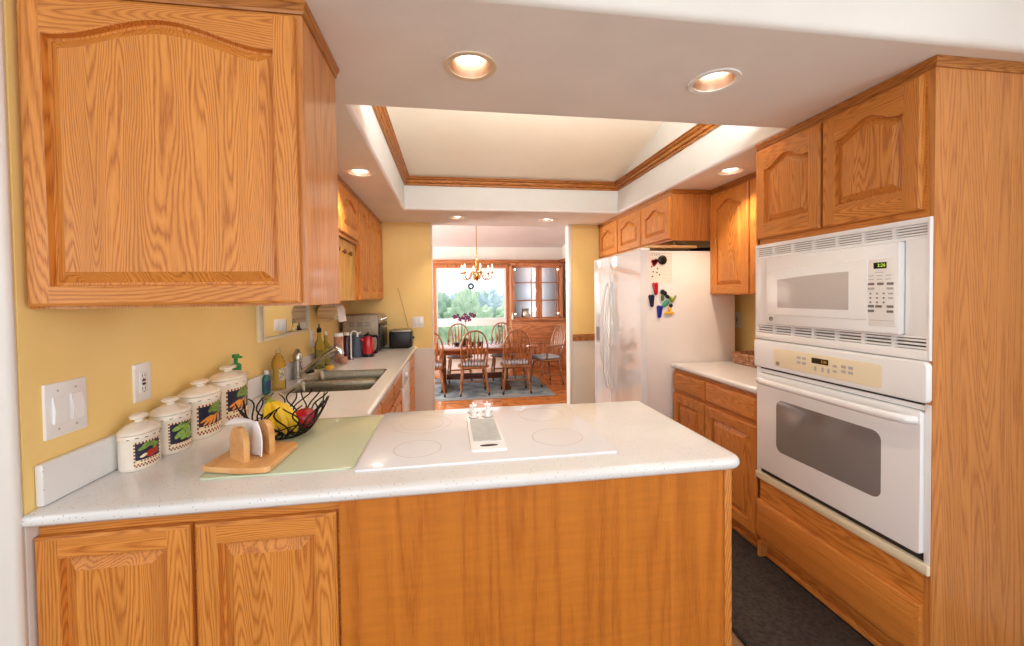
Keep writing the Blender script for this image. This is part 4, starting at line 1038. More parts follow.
# --- fruit basket of wavy black wire
BC = V((-.607, 1.597, BZ))
t = thing('fruit_basket', 'black wavy wire fruit basket at the corner of the counter', 'basket', tuple(BC))
def bprof(q_): return .060+.088*q_**.75, .006+.125*q_**1.25
g = G(); g.tube([BC+V((.058*math.cos(2*PI*k/36), .058*math.sin(2*PI*k/36), .005)) for k in range(36)], .0035, 6, 0, True)
for k in range(6):
    a = PI*k/6; g.tube([BC+V((.058*s_*math.cos(a), .058*s_*math.sin(a), .006)) for s_ in (-1, 0, 1)], .0022, 6)
part('base_ring', g, BLACKM, t)
rb = random.Random(3)
for k in range(30):
    a0 = 2*PI*k/30; ph = rb.uniform(0, 6.3); am = rb.uniform(.16, .30); sw = rb.uniform(-.15, .15)
    pts = []
    top = rb.uniform(.92, 1.06)
    for i in range(15):
        q_ = i/14*top; r_, z = bprof(q_)
        a = a0+am*math.sin(q_*6.5+ph)*(.35+.65*q_)+sw*q_
        pts.append(BC+V(((r_)*math.cos(a), r_*math.sin(a), z)))
    g = G(); g.tube(pts, [.0029]*13+[.0026, .002], 6); part('wire', g, BLACKM, t)
g = G()
r_, z = bprof(.45); g.tube([BC+V(((r_+.001)*math.cos(2*PI*k/48), (r_+.001)*math.sin(2*PI*k/48), z+.006*math.sin(2*PI*k/48*5))) for k in range(48)], .0024, 6, 0, True)
part('wire_hoop', g, BLACKM, t)
# bananas hanging over the side of the bowl, and an apple
t = thing('banana_bunch', 'bunch of yellow bananas lying in the wire basket', 'bananas', (-.61, 1.58, BZ+.03))
top_ = V((-.660, 1.590, CZ+.146))
for j, (dx, dy, bow) in enumerate(((-.012, -.040, -.022), (.022, -.030, -.004), (.046, -.006, .010), (.026, .026, .016))):
    end = V((-.607+dx, 1.565+dy*.7, CZ+.026+abs(dx)*.10)); pts = []; rs = []
    side = V((.6, -.55, .25)).normalized()
    for i in range(15):
        q_ = i/14; p = top_.lerp(end, q_)+side*(.026*math.sin(PI*q_))+V((bow*math.sin(PI*q_), 0, 0))
        pts.append(p); rs.append(.0055 if q_ < .12 else (.0065+.0125*min(1, (q_-.12)/.22) if q_ < .34 else (.019 if q_ < .8 else .019-.013*((q_-.8)/.2))))
    g = G(); g.tube(pts[2:], rs[2:], 7)
    bn = part('banana', g, BANANA, t, ang=25)
    g = G(); g.tube(pts[:3], [.006, .0055, .0062], 7); part('stem', g, BANGREEN, bn)
    g = G(); g.tube([pts[-1], pts[-1]+(pts[-1]-pts[-2]).normalized()*.006], [.0055, .004], 7); part('tip', g, BROWNMK, bn)
g = G(); g.ball(top_+V((-.004, 0, .003)), (.013, .012, .010), 0, 12); part('crown', g, mat('banana_crown', srgb(110, 96, 44), .6), t)
def apple(label, c, r_, m_):
    t = thing('apple', label, 'apple', tuple(c), None)
    g = G(); pr = []
    for k in range(17):
        a = -PI/2+PI*k/16; rr = math.cos(a)*(1+.06*math.sin(a)); zz = math.sin(a)*.92-(.16*math.exp(-(rr/.3)**2) if a > 0 else -.10*math.exp(-(rr/.3)**2))
        pr.append((rr*r_, zz*r_))
    g.lathe(pr, c, 28); part('flesh', g, m_, t, ang=80)
    g = G(); g.tube([V(c)+V((0, 0, r_*.70)), V(c)+V((.003, 0, r_*1.1))], .0016, 6); part('stem', g, BROWNMK, t)
apple('shiny red apple on the right side of the wire basket', V((-.540, 1.598, CZ+.066)), .040, APPLE)

# ================================================================== BY THE SINK
W0 = CZ+.0006
t = thing('soap_dispenser', 'clear soap dispenser with a green pump behind the largest canister', 'soap dispenser', (-.978, 2.03, W0))
g = G(); g.lathe([(.030, 0), (.034, .006), (.034, .12), (.030, .145), (.016, .165), (.014, .175)], (-.978, 2.03, W0), 24); part('bottle', g, CLEARPL, t)
g = G(); g.lathe([(.020, .172), (.022, .206), (.017, .214), (.008, .217), (.008, .238), (.015, .240), (.015, .256), (0, .258)], (-.978, 2.03, W0), 20)
g.tube([(-.978, 2.03, W0+.247), (-.958, 1.997, W0+.249), (-.940, 2.008, W0+.245)], [.009, .007, .005], 8); part('pump', g, GREENPL, t, 'green pump')
def bottle(label, name, c, prof, m_, cap, capm, oval=(1, .62), lab=None, u=(0, 1, 0)):
    t = thing(name, label, 'bottle', (*c, W0), None); p = (c[0], c[1], W0)
    g = G(); g.lathe(prof, p, 28, 0, Z_, *oval, u=V(u)); part('body', g, m_, t)
    g = G(); g.lathe(cap, p, 20); part('cap', g, capm, t)
    if lab:
        z0_, z1_, r_ = lab[:3]
        g = G(); rings = [[V((p[0]+(-r_*oval[1]-.0008)*math.sin(a)*-1, p[1]+(r_*oval[0]+.0008)*math.cos(a), W0+z)) for a in [math.radians(d) for d in range(15, 171, 12)]] for z in (z0_, z1_)]
        g.loft(rings, 0, False, False, False); part('label', g, lab[3], t)
    return t
bottle('small teal green dish soap bottle beside the backsplash', 'dish_soap_bottle', (-.985, 2.352), [(.022, 0), (.026, .004), (.027, .05), (.026, .085), (.016, .100), (.010, .104)], TEALL,
       [(.0105, .103), (.0105, .122), (.006, .126), (0, .127)], WHITE2, (1, .7), (.03, .07, .0275, mat('soap_label', srgb(40, 60, 110), .4)))
bottle('tall bottle of amber dish soap next to the teal bottle', 'dish_soap_bottle', (-.958, 2.440), [(.034, 0), (.037, .005), (.037, .06), (.031, .10), (.037, .135), (.036, .155), (.024, .185), (.013, .200), (.012, .206)], AMBER,
       [(.013, .204), (.013, .222), (.008, .226), (.007, .238), (0, .239)], CLEARPL, (.8, 1), (.055, .125, .0375, LABELW))
t = thing('kitchen_faucet', 'brushed nickel pull-out faucet with a long slanted spout', 'faucet', (-.964, 2.745, W0))
p = (-.964, 2.745, W0)
g = G(); g.lathe([(.034, 0), (.034, .004), (.028, .010), (.026, .10), (.027, .118), (.022, .124)], p, 28); part('base', g, NICKEL, t)
g = G(); g.lathe([(.024, .124), (.029, .128), (.029, .155), (.022, .168), (.014, .176), (.016, .182), (.010, .19), (0, .192)], p, 28); part('handle', g, NICKEL, t)
g = G(); g.tube([(-.958, 2.745, W0+.035), (-.915, 2.745, W0+.058), (-.86, 2.745, W0+.100), (-.79, 2.745, W0+.148), (-.745, 2.745, W0+.176)], [.015, .017, .0175, .0175, .017], 14); sp_ = part('spout', g, NICKEL, t)
g = G(); g.tube([(-.752, 2.745, W0+.172), (-.728, 2.745, W0+.182), (-.706, 2.745, W0+.172), (-.700, 2.745, W0+.148)], [.0185, .022, .022, .018], 14); part('spray_head', g, CHROME, sp_)
t = thing('filter_faucet', 'slender white gooseneck filter faucet behind the sink', 'faucet', (-.815, 3.50, W0))
g = G(); g.lathe([(.022, 0), (.022, .004), (.010, .010), (.008, .02)], (-.815, 3.50, W0), 20); part('base', g, CHROME, t)
pts = [(-.815, 3.50, W0+.01), (-.815, 3.50, W0+.205)] + [(-.815+.026-.026*math.cos(a), 3.50, W0+.205+.032*math.sin(a)) for a in [PI*k/10 for k in range(1, 10)]] + [(-.763, 3.50, W0+.19)]
g = G(); g.tube(pts, .0055, 10); part('spout', g, WHITE2, t)
g = G(); g.tube([(-.765, 3.50, W0+.215), (-.735, 3.50, W0+.228)], [.005, .004], 8); g.tube([(-.763, 3.50, W0+.19), (-.763, 3.50, W0+.222)], .0075, 10); part('lever', g, WHITE2, t)
t = thing('soap_dish', 'pale oval dish behind the sink holding a scrubber', 'dish', (-.945, 2.93, W0))
g = G(); g.lathe([(.0, 0), (.8, 0), (1, .012), (.97, .013), (.78, .004), (0, .004)], (-.945, 2.93, W0), 28, 0, Z_, .035, .085); part('dish', g, OFFW, t)
t = thing('scrubber', 'black round scrubber on the soap dish behind the sink', 'scrubber', (-.945, 2.905, W0+.005))
g = G(); g.lathe([(.0, 0), (.026, .001), (.030, .014), (.027, .026), (.012, .034), (0, .035)], (-.945, 2.905, W0+.0045), 20); part('bristle_pad', g, BLACK, t)
g = G(); g.lathe([(.012, .034), (.010, .042), (.014, .052), (.010, .06), (0, .062)], (-.945, 2.905, W0+.0045), 16); part('grip', g, CHROME, t)
g = G(); g.box(-.885, -.845, 3.03, 3.11, W0, W0+.028, 0, .006); single('sponge', g, SPONGE, 'yellow sponge lying behind the sink', 'sponge', (-.865, 3.07, W0))
t = thing('oil_bottle', 'green glass oil bottle with a dark spout by the mirror', 'bottle', (-.945, 3.12, W0)); p = (-.945, 3.12, W0)
g = G(); g.lathe([(.030, 0), (.034, .006), (.034, .16), (.030, .185), (.014, .22), (.0125, .28), (.015, .284), (.015, .29)], p, 28); part('glass', g, OLIVE, t)
g = G(); g.lathe([(.0135, .262), (.0165, .268), (.0165, .292), (.006, .298), (.004, .325), (0, .326)], p, 16); part('pourer', g, BLACK, t)
t = thing('oil_bottle', 'slimmer green oil bottle standing behind the dark spouted one', 'bottle', (-.935, 3.235, W0)); p = (-.935, 3.235, W0)
g = G(); g.lathe([(.026, 0), (.030, .006), (.030, .13), (.026, .155), (.012, .19), (.011, .235), (.013, .24)], p, 24); part('glass', g, mat('amber_oil', srgb(214, 206, 110), .05, trans=.92, ior=1.15), t)
g = G(); g.lathe([(.0125, .232), (.014, .236), (.014, .258), (0, .26)], p, 16); part('cap', g, OFFW, t)
t = thing('spice_jar', 'tall pinkish brown jar standing behind the spray head', 'jar', (-.885, 3.40, W0)); p = (-.885, 3.40, W0)
g = G(); g.lathe([(.032, 0), (.035, .005), (.035, .20), (.032, .207)], p, 24); part('jar_body', g, PINKJ, t)
g = G(); g.lathe([(.033, .206), (.036, .208), (.036, .230), (.03, .234), (0, .235)], p, 24); part('lid', g, WHITE2, t)
t = thing('cup', 'small brown cup standing before the tall pinkish jar', 'cup', (-.83, 3.31, W0)); p = (-.83, 3.31, W0)
g = G(); g.lathe([(.022, 0), (.028, .004), (.031, .05), (.030, .055), (.027, .052), (.024, .008), (0, .008)], p, 24); part('cup_body', g, PINKJ, t)
t = thing('wine_bottle', 'dark plum coloured bottle with a pale top beside the filter faucet', 'bottle', (-.865, 3.57, W0)); p = (-.865, 3.57, W0)
g = G(); g.lathe([(.032, 0), (.036, .005), (.036, .165), (.03, .185), (.018, .2)], p, 24); part('glass', g, PURPLE, t)
g = G(); g.lathe([(.020, .198), (.021, .202), (.021, .222), (0, .224)], p, 20); part('cap', g, WHITE2, t)
t = thing('utensil_crock', 'slate grey crock standing behind the filter faucet', 'crock', (-.815, 3.70, W0)); p = (-.815, 3.70, W0)
g = G(); g.lathe([(.045, 0), (.05, .006), (.052, .16), (.055, .175), (.055, .185), (.050, .184), (.047, .02), (0, .015)], p, 28); part('pot', g, BLUEG, t)
t = thing('coffee_grinder', 'red and black electric kettle on the sink counter', 'kettle', (-.715, 3.68, W0)); p = (-.715, 3.68, W0)
g = G(); g.lathe([(.050, 0), (.052, .010), (.048, .02), (.046, .024)], p, 28); part('base', g, BLACK, t)
g = G(); g.lathe([(.044, .024), (.050, .04), (.047, .11), (.040, .17), (.038, .178)], p, 28); b_ = part('body', g, RED, t, 'red body')
g = G(); g.lathe([(.039, .176), (.038, .186), (.02, .196), (.010, .198), (.010, .21), (0, .211)], p, 24); part('lid', g, BLACK, t)
g = G(); g.tube([(-.675, 3.665, W0+.176), (-.640, 3.655, W0+.178), (-.620, 3.65, W0+.15), (-.625, 3.65, W0+.08), (-.648, 3.66, W0+.035), (-.670, 3.665, W0+.035)], [.011, .012, .013, .013, .012, .010], 10); part('handle', g, BLACK, t)
g = G(); g.tube([(-.752, 3.655, W0+.14), (-.772, 3.645, W0+.16)], [.014, .008], 10); part('spout', g, RED, t)
bpy.data.objects['coffee_grinder'].name = 'electric_kettle'
# toaster oven, its front towards the room
t = thing('toaster_oven', 'grey steel toaster oven in the corner of the sink counter', 'toaster oven', (-.80, 4.12, W0))
x0, x1, y0, y1, z0, z1 = -.985, -.668, 3.915, 4.315, W0+.022, W0+.352
g = G(); g.box(x0, x1, y0, y1, z0, z1, 0, .012, 3)
ovb = part('body', g, noisy('toaster_steel', srgb(176, 164, 144), srgb(166, 154, 134), 30, .45, metal=.45), t)
g = G()
for cx in (-.90, -.83, -.76):
    for cz in (.27, .245): 
        for k in range(5): g.box(cx-.024+k*.010, cx-.018+k*.010, y0-.0012, y0+.001, W0+cz, W0+cz+.018)
part('vent', g, GREYP, ovb)
g = G(); g.box(x1, x1+.022, y0+.006, y1-.006, z0+.01, z1-.085, 0, .006); dd = part('door', g, BLACK, t, 'dark glass door')
g = G(); g.tube([(x1+.045, y0+.03, z1-.115), (x1+.045, y1-.03, z1-.115)], .008, 10); g.tube([(x1+.02, y0+.05, z1-.115), (x1+.045, y0+.05, z1-.115)], .006, 8); g.tube([(x1+.02, y1-.05, z1-.115), (x1+.045, y1-.05, z1-.115)], .006, 8); part('handle', g, CHROME, dd)
g = G(); g.box(x1, x1+.014, y0+.006, y1-.006, z1-.080, z1-.012, 0, .006); cp_ = part('control_panel', g, STEEL, t)
for k in range(3):
    g = G(); g.lathe([(.019, 0), (.019, .006), (.015, .02), (0, .021)], (x1+.014, y0+.06+k*.13, z1-.046), 20, 0, X_); part('knob', g, CHROME, cp_)
for xx in (x0+.04, x1-.04):
    for yy in (y0+.04, y1-.04):
        g = G(); g.lathe([(.014, 0), (.014, .012), (.010, .0225)], (xx, yy, W0), 14); part('foot', g, BLACK, t)
t = thing('toaster', 'black two slot toaster with a steel top beside the toaster oven', 'toaster', (-.50, 4.24, W0))
g = G(); g.box(-.612, -.388, 4.165, 4.325, W0+.006, W0+.178, 0, .022, 4); tb = part('body', g, BLACK, t)
g = G(); g.box(-.605, -.395, 4.170, 4.320, W0+.150, W0+.188, 0, .012, 3); tp = part('top_plate', g, STEEL, t)
for yy in (4.215, 4.262):
    g = G(); g.box(-.575, -.435, yy, yy+.022, W0+.1872, W0+.1885); part('bread_slot', g, SLOT, tp)
g = G(); g.box(-.388, -.372, 4.235, 4.26, W0+.09, W0+.112, 0, .004); part('lever', g, BLACK, t)
for xx in (-.58, -.43):
    for yy in (4.19, 4.30):
        g = G(); g.lathe([(.010, 0), (.010, .008)], (xx, yy, W0), 12); part('foot', g, BLACK, t)
# cord of the toaster oven's neighbour hanging on the end wall
g = G(); g.tube([(-.54, YW-.004, 1.525), (-.50, YW-.006, 1.37), (-.465, YW-.006, 1.22), (-.435, YW-.006, 1.08), (-.44, YW-.006, .99)], .002, 6)
single('cord', g, mat('cord_brown', srgb(150, 110, 60), .6), 'thin cord hanging on the yellow end wall above the toaster', 'cord', (-.48, YW, 1.2))
# paper towel holder under the cabinets
t = thing('paper_towel_holder', 'wooden paper towel holder mounted under the wall cabinet', 'paper towel holder', (-.925, 3.4, 1.404))
for y, k_ in ((3.24, 1), (3.535, .4)):
    g = G(); g.lathe([(.068*k_, 0), (.072*k_, .003), (.072*k_, .012), (.068*k_, .015)], (-.922, y, 1.318), 36, 0, Y_); part('end_disc', g, BOARDWOOD, t)
    g = G(); g.box(-.944, -.900, y+.001, y+.014, 1.36, 1.4045); part('bracket', g, BOARDWOOD, t)
g = G(); g.tube([(-.922, 3.25, 1.318), (-.922, 3.54, 1.318)], .008, 10); part('rod', g, BOARDWOOD, t)
t = thing('paper_towel_roll', 'white paper towel roll hanging on the wooden holder', 'paper towel', (-.922, 3.4, 1.318))
g = G(); g.lathe([(.020, .050), (.067, .050), (.067, .290), (.020, .280), (.020, .05)], (-.922, 3.21, 1.318), 36, 0, Y_, cap0=False, cap1=False); part('roll', g, NAPKIN, t)
g = G()
rw = [[V((-.922+.067+.010*q_, y, 1.318-.075*q_-.005)) for q_ in (0, .3, .6, 1)] for y in (3.265, 3.49)]
vs = [[g.bm.verts.new(p) for p in r_] for r_ in rw]; vb = [[g.bm.verts.new(p+V((.002, 0, 0))) for p in r_] for r_ in rw]
for i in range(3):
    g.bm.faces.new((vs[0][i], vs[0][i+1], vs[1][i+1], vs[1][i])); g.bm.faces.new((vb[0][i], vb[0][i+1], vb[1][i+1], vb[1][i]))
part('loose_sheet', g, NAPKIN, t)
# woven basket on the short counter
t = thing('bread_basket', 'low woven basket on the short counter beside the oven tower', 'basket', (2.13, 2.62, W0))
g = G()
R = lambda i, z: [V((x, y, W0+z)) for x, y in rrect(2.02+i, 2.225-i, 2.44+i, 2.72-i, .02)]
g.loft([R(.02, 0), R(.015, .003), R(.002, .075), R(.0, .08), R(.006, .081), R(.008, .07), R(.024, .008)], 0)
WEAVE = noisy('weave', srgb(206, 160, 124), srgb(150, 98, 68), 45, .7, bump=.8, bscale=120); part('basket_body', g, WEAVE, t)
for k in range(5):
    g = G(); z_ = .010+k*.0155; i_ = .017-.0155*k/5; g.tube([V((x, y, W0+z_)) for x, y in rrect(2.02+i_-.002, 2.225-i_+.002, 2.44+i_-.002, 2.72-i_+.002, .022)], .006, 6, 0, True); part('woven_band', g, WEAVE, t)

# ================================================================== THE DINING ROOM
t = thing('area_rug', 'blue grey rug under the dining table', 'rug', (.4, 6.3, 0))
g = G(); g.box(-1.6, 1.462, 5.63, 7.15, .0005, .004); part('rug_border', g, RUGB, t)
g = G(); g.box(-1.45, 1.36, 5.73, 7.05, .004, .0055); part('rug_field', g, RUG, t)
RZ = .0058
t = thing('dining_table', 'oak trestle dining table with a dark base on the rug', 'table', (.3, 6.42, RZ))
TT = .665
def tabp(i): return [( .20+(a*(1.16-i)/1.16 if abs(a) else 0), 6.42+b_*(.47-i)/.47) for a, b_ in [(1.16*math.copysign(abs(math.cos(q_))**.45, math.cos(q_)), .47*math.copysign(abs(math.sin(q_))**.45, math.sin(q_))) for q_ in [2*PI*(k+.5)/64 for k in range(64)]]]
g = G(); g.loft([[V((x, y, z)) for x, y in tabp(i)] for i, z in ((.02, TT-.036), (.004, TT-.030), (0, TT-.016), (.004, TT-.004), (.012, TT))], 0); part('tabletop', g, TABLEWOOD, t)
g = G()
for a0, a1, b0, b1 in ((-.72, 1.12, 6.04, 6.06), (-.72, 1.12, 6.78, 6.80), (-.74, -.72, 6.04, 6.80), (1.12, 1.14, 6.04, 6.80)): g.box(a0, a1, b0, b1, TT-.10, TT-.036)
part('apron', g, TABLEWOOD, t)
for xx in (-.12, .84):
    g = G(); pol = [(-.10, 0), (.10, 0), (.10, .06), (.075, .10), (.09, .30), (.07, .46), (.11, TT-.04-RZ), (-.11, TT-.04-RZ), (-.07, .46), (-.09, .30), (-.075, .10), (-.10, .06)]
    g.prism([(y*1.15, z) for y, z in pol], (xx-.035, 6.42, RZ), Y_, Z_, X_, .07, 0, .006); part('trestle', g, DARKWOOD, t)
    g = G(); g.prism([(-.34, 0), (.34, 0), (.34, .035), (.12, .075), (-.12, .075), (-.34, .035)], (xx-.045, 6.42, RZ), Y_, Z_, X_, .09, 0, .008); part('foot', g, DARKWOOD, t)
g = G(); g.box(-.08, .80, 6.40, 6.44, .13, .22, 0, .006); part('stretcher', g, DARKWOOD, t)

# --- bow-back chairs, built once facing +y and copied
def chair(arms=False):
    t = thing('dining_chair' if not arms else 'armchair', '', 'chair', (0, 0, 0))
    sz = .42
    g = G(); pol = []
    for k in range(40):
        q_ = 2*PI*k/40; c_, s_ = math.cos(q_), math.sin(q_)
        pol.append((.225*math.copysign(abs(c_)**.7, c_)*(1-.05*s_*-1), .215*math.copysign(abs(s_)**.75, s_)))
    g.loft([[V((x*(1-i), y*(1-i), z)) for x, y in pol] for i, z in ((.06, sz-.034), (.0, sz-.026), (0, sz-.008), (.03, sz), (.3, sz-.006), (.6, sz-.009))], 0)
    part('seat', g, CHAIRWOOD, t, local=True)
    tops = ((-.155, -.145), (.155, -.145), (-.15, .14), (.15, .14)); feet = ((-.205, -.205), (.205, -.205), (-.19, .185), (.19, .185))
    for (a, b_), (c, d) in zip(tops, feet):
        g = G(); P = lambda q_: V((a+(c-a)*q_, b_+(d-b_)*q_, (sz-.03)*(1-q_)))
        qs = [0, .08, .2, .33, .42, .45, .48, .58, .75, .9]; rr = [.013, .016, .021, .019, .015, .021, .015, .019, .016, .013]
        g.tube([P(q_) for q_ in qs], rr, 10); lg = part('leg', g, CHAIRWOOD, t, local=True)
        g = G(); g.tube([P(.9), P(.96), P(1)], [.0135, .015, .013], 10); part('leg_tip', g, BLACK, lg, local=True)
    for s_ in (-1, 1):
        g = G(); g.tube([(s_*.182, -.178, .17), (s_*.178, 0, .17), (s_*.173, .165, .17)], [.008, .013, .008], 8); part('stretcher', g, CHAIRWOOD, t, local=True)
    g = G(); g.tube([(-.178, 0, .17), (0, 0, .17), (.178, 0, .17)], [.008, .013, .008], 8); part('stretcher', g, CHAIRWOOD, t, local=True)
    # hoop
    hw, hh, lean = (.215, .525, .135)
    def hp(q_):   # q_ from 0 (left foot) to 1
        a = PI*(1-q_); x = math.cos(a); z = math.sin(a)
        zz = math.copysign(abs(z)**.72, z); xx = math.copysign(abs(x)**.8, x)
        w_ = hw*(1-.22*(1-zz)**1.6)
        return V((xx*w_, -.165-lean*zz, sz-.008+hh*zz))
    g = G(); g.tube([hp(k/28) for k in range(29)], .0125, 10); part('back_bow', g, CHAIRWOOD, t, local=True)
    ns = 7
    for k in range(ns):
        u_ = (k-(ns-1)/2)/((ns-1)/2)
        xb = u_*.120; xt = u_*.175
        zt = 1-abs(xt/hw)**2.3; zt = max(.3, zt)**.62
        p0 = V((xb, -.172-.02*(1-u_*u_), sz-.006)); p1 = V((xt, -.165-lean*zt, sz-.008+hh*zt))
        g = G(); n = 12; ring_ = []
        for i in range(n+1):
            q_ = i/n; p = p0.lerp(p1, q_); wd = .0065+.0125*max(0, math.sin(PI*min(1, max(0, (q_-.22)/.72))))**1.4 if q_ > .22 else .0065
            th = .0055
            ring_.append([p+V((wd*math.cos(j), th*math.sin(j), 0)) for j in [2*PI*m_/8 for m_ in range(8)]])
        g.loft(ring_, 0); part('spindle', g, CHAIRWOOD, t, local=True)
    if arms:
        for s_ in (-1, 1):
            g = G(); g.tube([(s_*.205, -.215, sz+.215), (s_*.245, -.08, sz+.212), (s_*.255, .08, sz+.205), (s_*.24, .15, sz+.20)], [.011, .014, .018, .016], 10); ar = part('arm', g, CHAIRWOOD, t, local=True)
            g = G(); g.tube([(s_*.185, .09, sz-.01), (s_*.215, .095, sz+.1), (s_*.25, .10, sz+.20)], [.009, .015, .009], 8); part('arm_post', g, CHAIRWOOD, ar, local=True)
    return t
def cushion(x, y, rz, label):
    g = G(); pol = rrect(-.185, .185, -.18, .18, .06)
    g.loft([[V((a*(1-i), b_*(1-i), z)) for a, b_ in pol] for i, z in ((.06, 0), (.0, .008), (0, .026), (.05, .036), (.5, .040))], 0)
    o = build('seat_cushion', g, CUSH); o.location = (x, y, RZ+.421); o.rotation_euler.z = rz
    return tag(o, label, 'cushion', 'cushions on the dining chairs')
c0 = chair(); a0 = chair(True)
seats = [(.315, 5.99, .03, 'bow-back oak chair on the near side of the table, before the candle pots', 'pale cushion on the chair before the candle pots'),
         (.935, 5.98, -.02, 'bow-back oak chair on the near side, closest to the armchair', 'pale cushion on the near-side chair closest to the armchair'),
         (-.315, 5.99, .05, 'bow-back oak chair half hidden by the doorway on the near side', 'pale cushion on the chair half hidden by the doorway'),
         (.135, 6.98, PI+.04, 'bow-back oak chair on the window side, behind the orchid', 'pale cushion on the window side chair behind the orchid'),
         (.885, 6.98, PI-.05, 'bow-back oak chair on the window side, toward the china hutch', 'pale cushion on the window side chair toward the hutch'),
         (-.50, 6.98, PI, 'bow-back oak chair on the window side at the doorway edge', 'pale cushion on the window side chair at the doorway edge')]
for i, (x, y, rz, lb, lc) in enumerate(seats):
    o = c0 if i == 0 else copy_tree(c0)
    o.location = (x, y, RZ if True else 0); o.rotation_euler.z = rz
    tag(o, lb, 'chair', 'bow-back chairs round the table'); cushion(x, y, rz, lc)
a0.location = (1.50, 6.40, RZ); a0.rotation_euler.z = PI/2+.30
tag(a0, 'oak armchair with a bow back at the hutch end of the table', 'chair', 'bow-back chairs round the table')
o = cushion(1.50, 6.40, PI/2+.30, 'blue cushion on the armchair at the table end'); pass

# --- on the table: orchid and three dark pots
t = thing('orchid', 'purple orchid in a dark pot on the dining table', 'plant', (.20, 6.42, TT))
g = G(); g.lathe([(.045, 0), (.055, .006), (.065, .085), (.060, .09), (.056, .08), (0, .075)], (.20, 6.42, TT), 24); part('pot', g, POT, t)
g = G(); g.tube([(.20, 6.42, TT+.07), (.21, 6.42, TT+.25), (.24, 6.42, TT+.40), (.30, 6.42, TT+.47), (.36, 6.41, TT+.46)], .004, 6); g.tube([(.20, 6.42, TT+.07), (.18, 6.41, TT+.25), (.15, 6.41, TT+.40), (.10, 6.40, TT+.46)], .004, 6); part('stem', g, STEMG, t)
rr_ = random.Random(5)
for x, z in ((.36, .46), (.31, .485), (.26, .44), (.22, .47), (.17, .43), (.10, .46), (.14, .41), (.28, .40), (.05, .45), (.22, .40)):
    g = G(); c = V((x+.0, 6.40+rr_.uniform(-.03, .03), TT+z))
    for k in range(5):
        a = 2*PI*k/5+rr_.random(); g.ball(c+V((.020*math.cos(a), 0, .020*math.sin(a))), (.019, .004, .013), 0, 10, Matrix.Rotation(-a, 3, 'Y'))
    part('flower', g, ORCHID, t)
for k in range(6):
    a = 2*PI*k/6; g = G()
    rw = []
    for i in range(7):
        q_ = i/6; wd = .022*math.sin(PI*min(.98, q_+.08)); c = V((.20, 6.42, TT+.085))+V((math.cos(a)*.15*q_, math.sin(a)*.10*q_, .10*q_-.13*q_*q_)); s_ = V((-math.sin(a), math.cos(a), 0))
        rw.append([c-s_*wd, c+Z_*.003, c+s_*wd, c-Z_*.003])
    g.loft(rw, 0); part('leaf', g, STEMG, t)
for i, (x, lb) in enumerate(((.08, 'first of three dark candle bowls by the orchid, on the window side chair end'), (.315, 'dark candle bowl between the orchid and the table centre'), (.43, 'dark candle bowl farthest from the orchid'))):
    t = thing('candle_bowl', lb, 'bowl', (x, 6.36, TT), 'dark bowls on the dining table')
    g = G(); g.lathe([(.025, 0), (.030, .004), (.045, .035), (.048, .05), (.044, .05), (.038, .03), (0, .02)], (x, 6.36, TT), 20); part('bowl_body', g, POT, t)

# --- chandelier
CH = V((.415, 6.45, 0))
t = thing('chandelier', 'brass chandelier with candle lamps over the dining table', 'chandelier', (CH.x, CH.y, 1.64))
zt = dz(CH.y)
g = G(); g.tube([(CH.x, CH.y, 2.02), (CH.x, CH.y, zt-.02)], .006, 8)
for k in range(18):
    z = 2.06+k*(zt-2.12)/18; g.ball((CH.x, CH.y, z), (.009, .009, .016), 0, 8)
part('chain', g, BRASS, t)
g = G(); g.lathe([(.06, 0), (.055, -.02), (.02, -.035), (0, -.036)], (CH.x, CH.y, zt), 20); part('canopy', g, BRASS, t)
g = G(); g.lathe([(0, 1.645), (.010, 1.655), (.012, 1.675), (.022, 1.69), (.055, 1.715), (.062, 1.735), (.045, 1.765), (.020, 1.785), (.018, 1.81), (.034, 1.835), (.036, 1.86), (.018, 1.89), (.014, 1.94), (.024, 1.96), (.022, 1.985), (.008, 2.02), (0, 2.03)], (CH.x, CH.y, 0), 24); part('column', g, BRASS, t)
for k in range(6):
    a = PI/6+2*PI*k/6+.15; d = V((math.cos(a), math.sin(a), 0)); g = G()
    pts = [CH+d*r_+Z_*z for r_, z in ((.04, 1.80), (.07, 1.82), (.10, 1.80), (.115, 1.75), (.14, 1.705), (.185, 1.69), (.225, 1.71), (.248, 1.75), (.25, 1.785))]
    g.tube(pts, .0095, 8); g.lathe([(.010, 1.78), (.034, 1.79), (.038, 1.797), (.012, 1.80), (.014, 1.815)], CH+d*.25, 16); ar = part('arm', g, BRASS, t)
    g = G(); g.lathe([(.0105, 1.812), (.0105, 1.86), (0, 1.862)], CH+d*.25, 12); part('candle', g, CANDLE, ar)
    g = G(); g.lathe([(.006, 1.86), (.014, 1.88), (.011, 1.90), (.004, 1.925), (0, 1.93)], CH+d*.25, 12); part('bulb', g, FLAME, ar)
light('chandelier_glow', 'POINT', (CH.x, CH.y, 2.08), 6, WARM, .12)
# --- ring ornament hanging in the window
g = G(); c = V((.392, 7.93, 1.625)); g.tube([c+V((.045*math.cos(2*PI*k/28), 0, .045*math.sin(2*PI*k/28))) for k in range(28)], .018, 8, 0, True)
g.tube([c+V((0, 0, .045)), V((.392, 7.96, 2.055))], .0012, 5); g.tube([c+V((0, 0, -.045)), c+V((0, 0, -.30))], .0015, 5); g.ball(c+V((0, 0, -.31)), .012, 0, 8)
single('hanging_ornament', g, mat('ornament', srgb(28, 32, 36), .5), 'dark ring ornament hanging on a cord in the dining window', 'ornament', tuple(c))

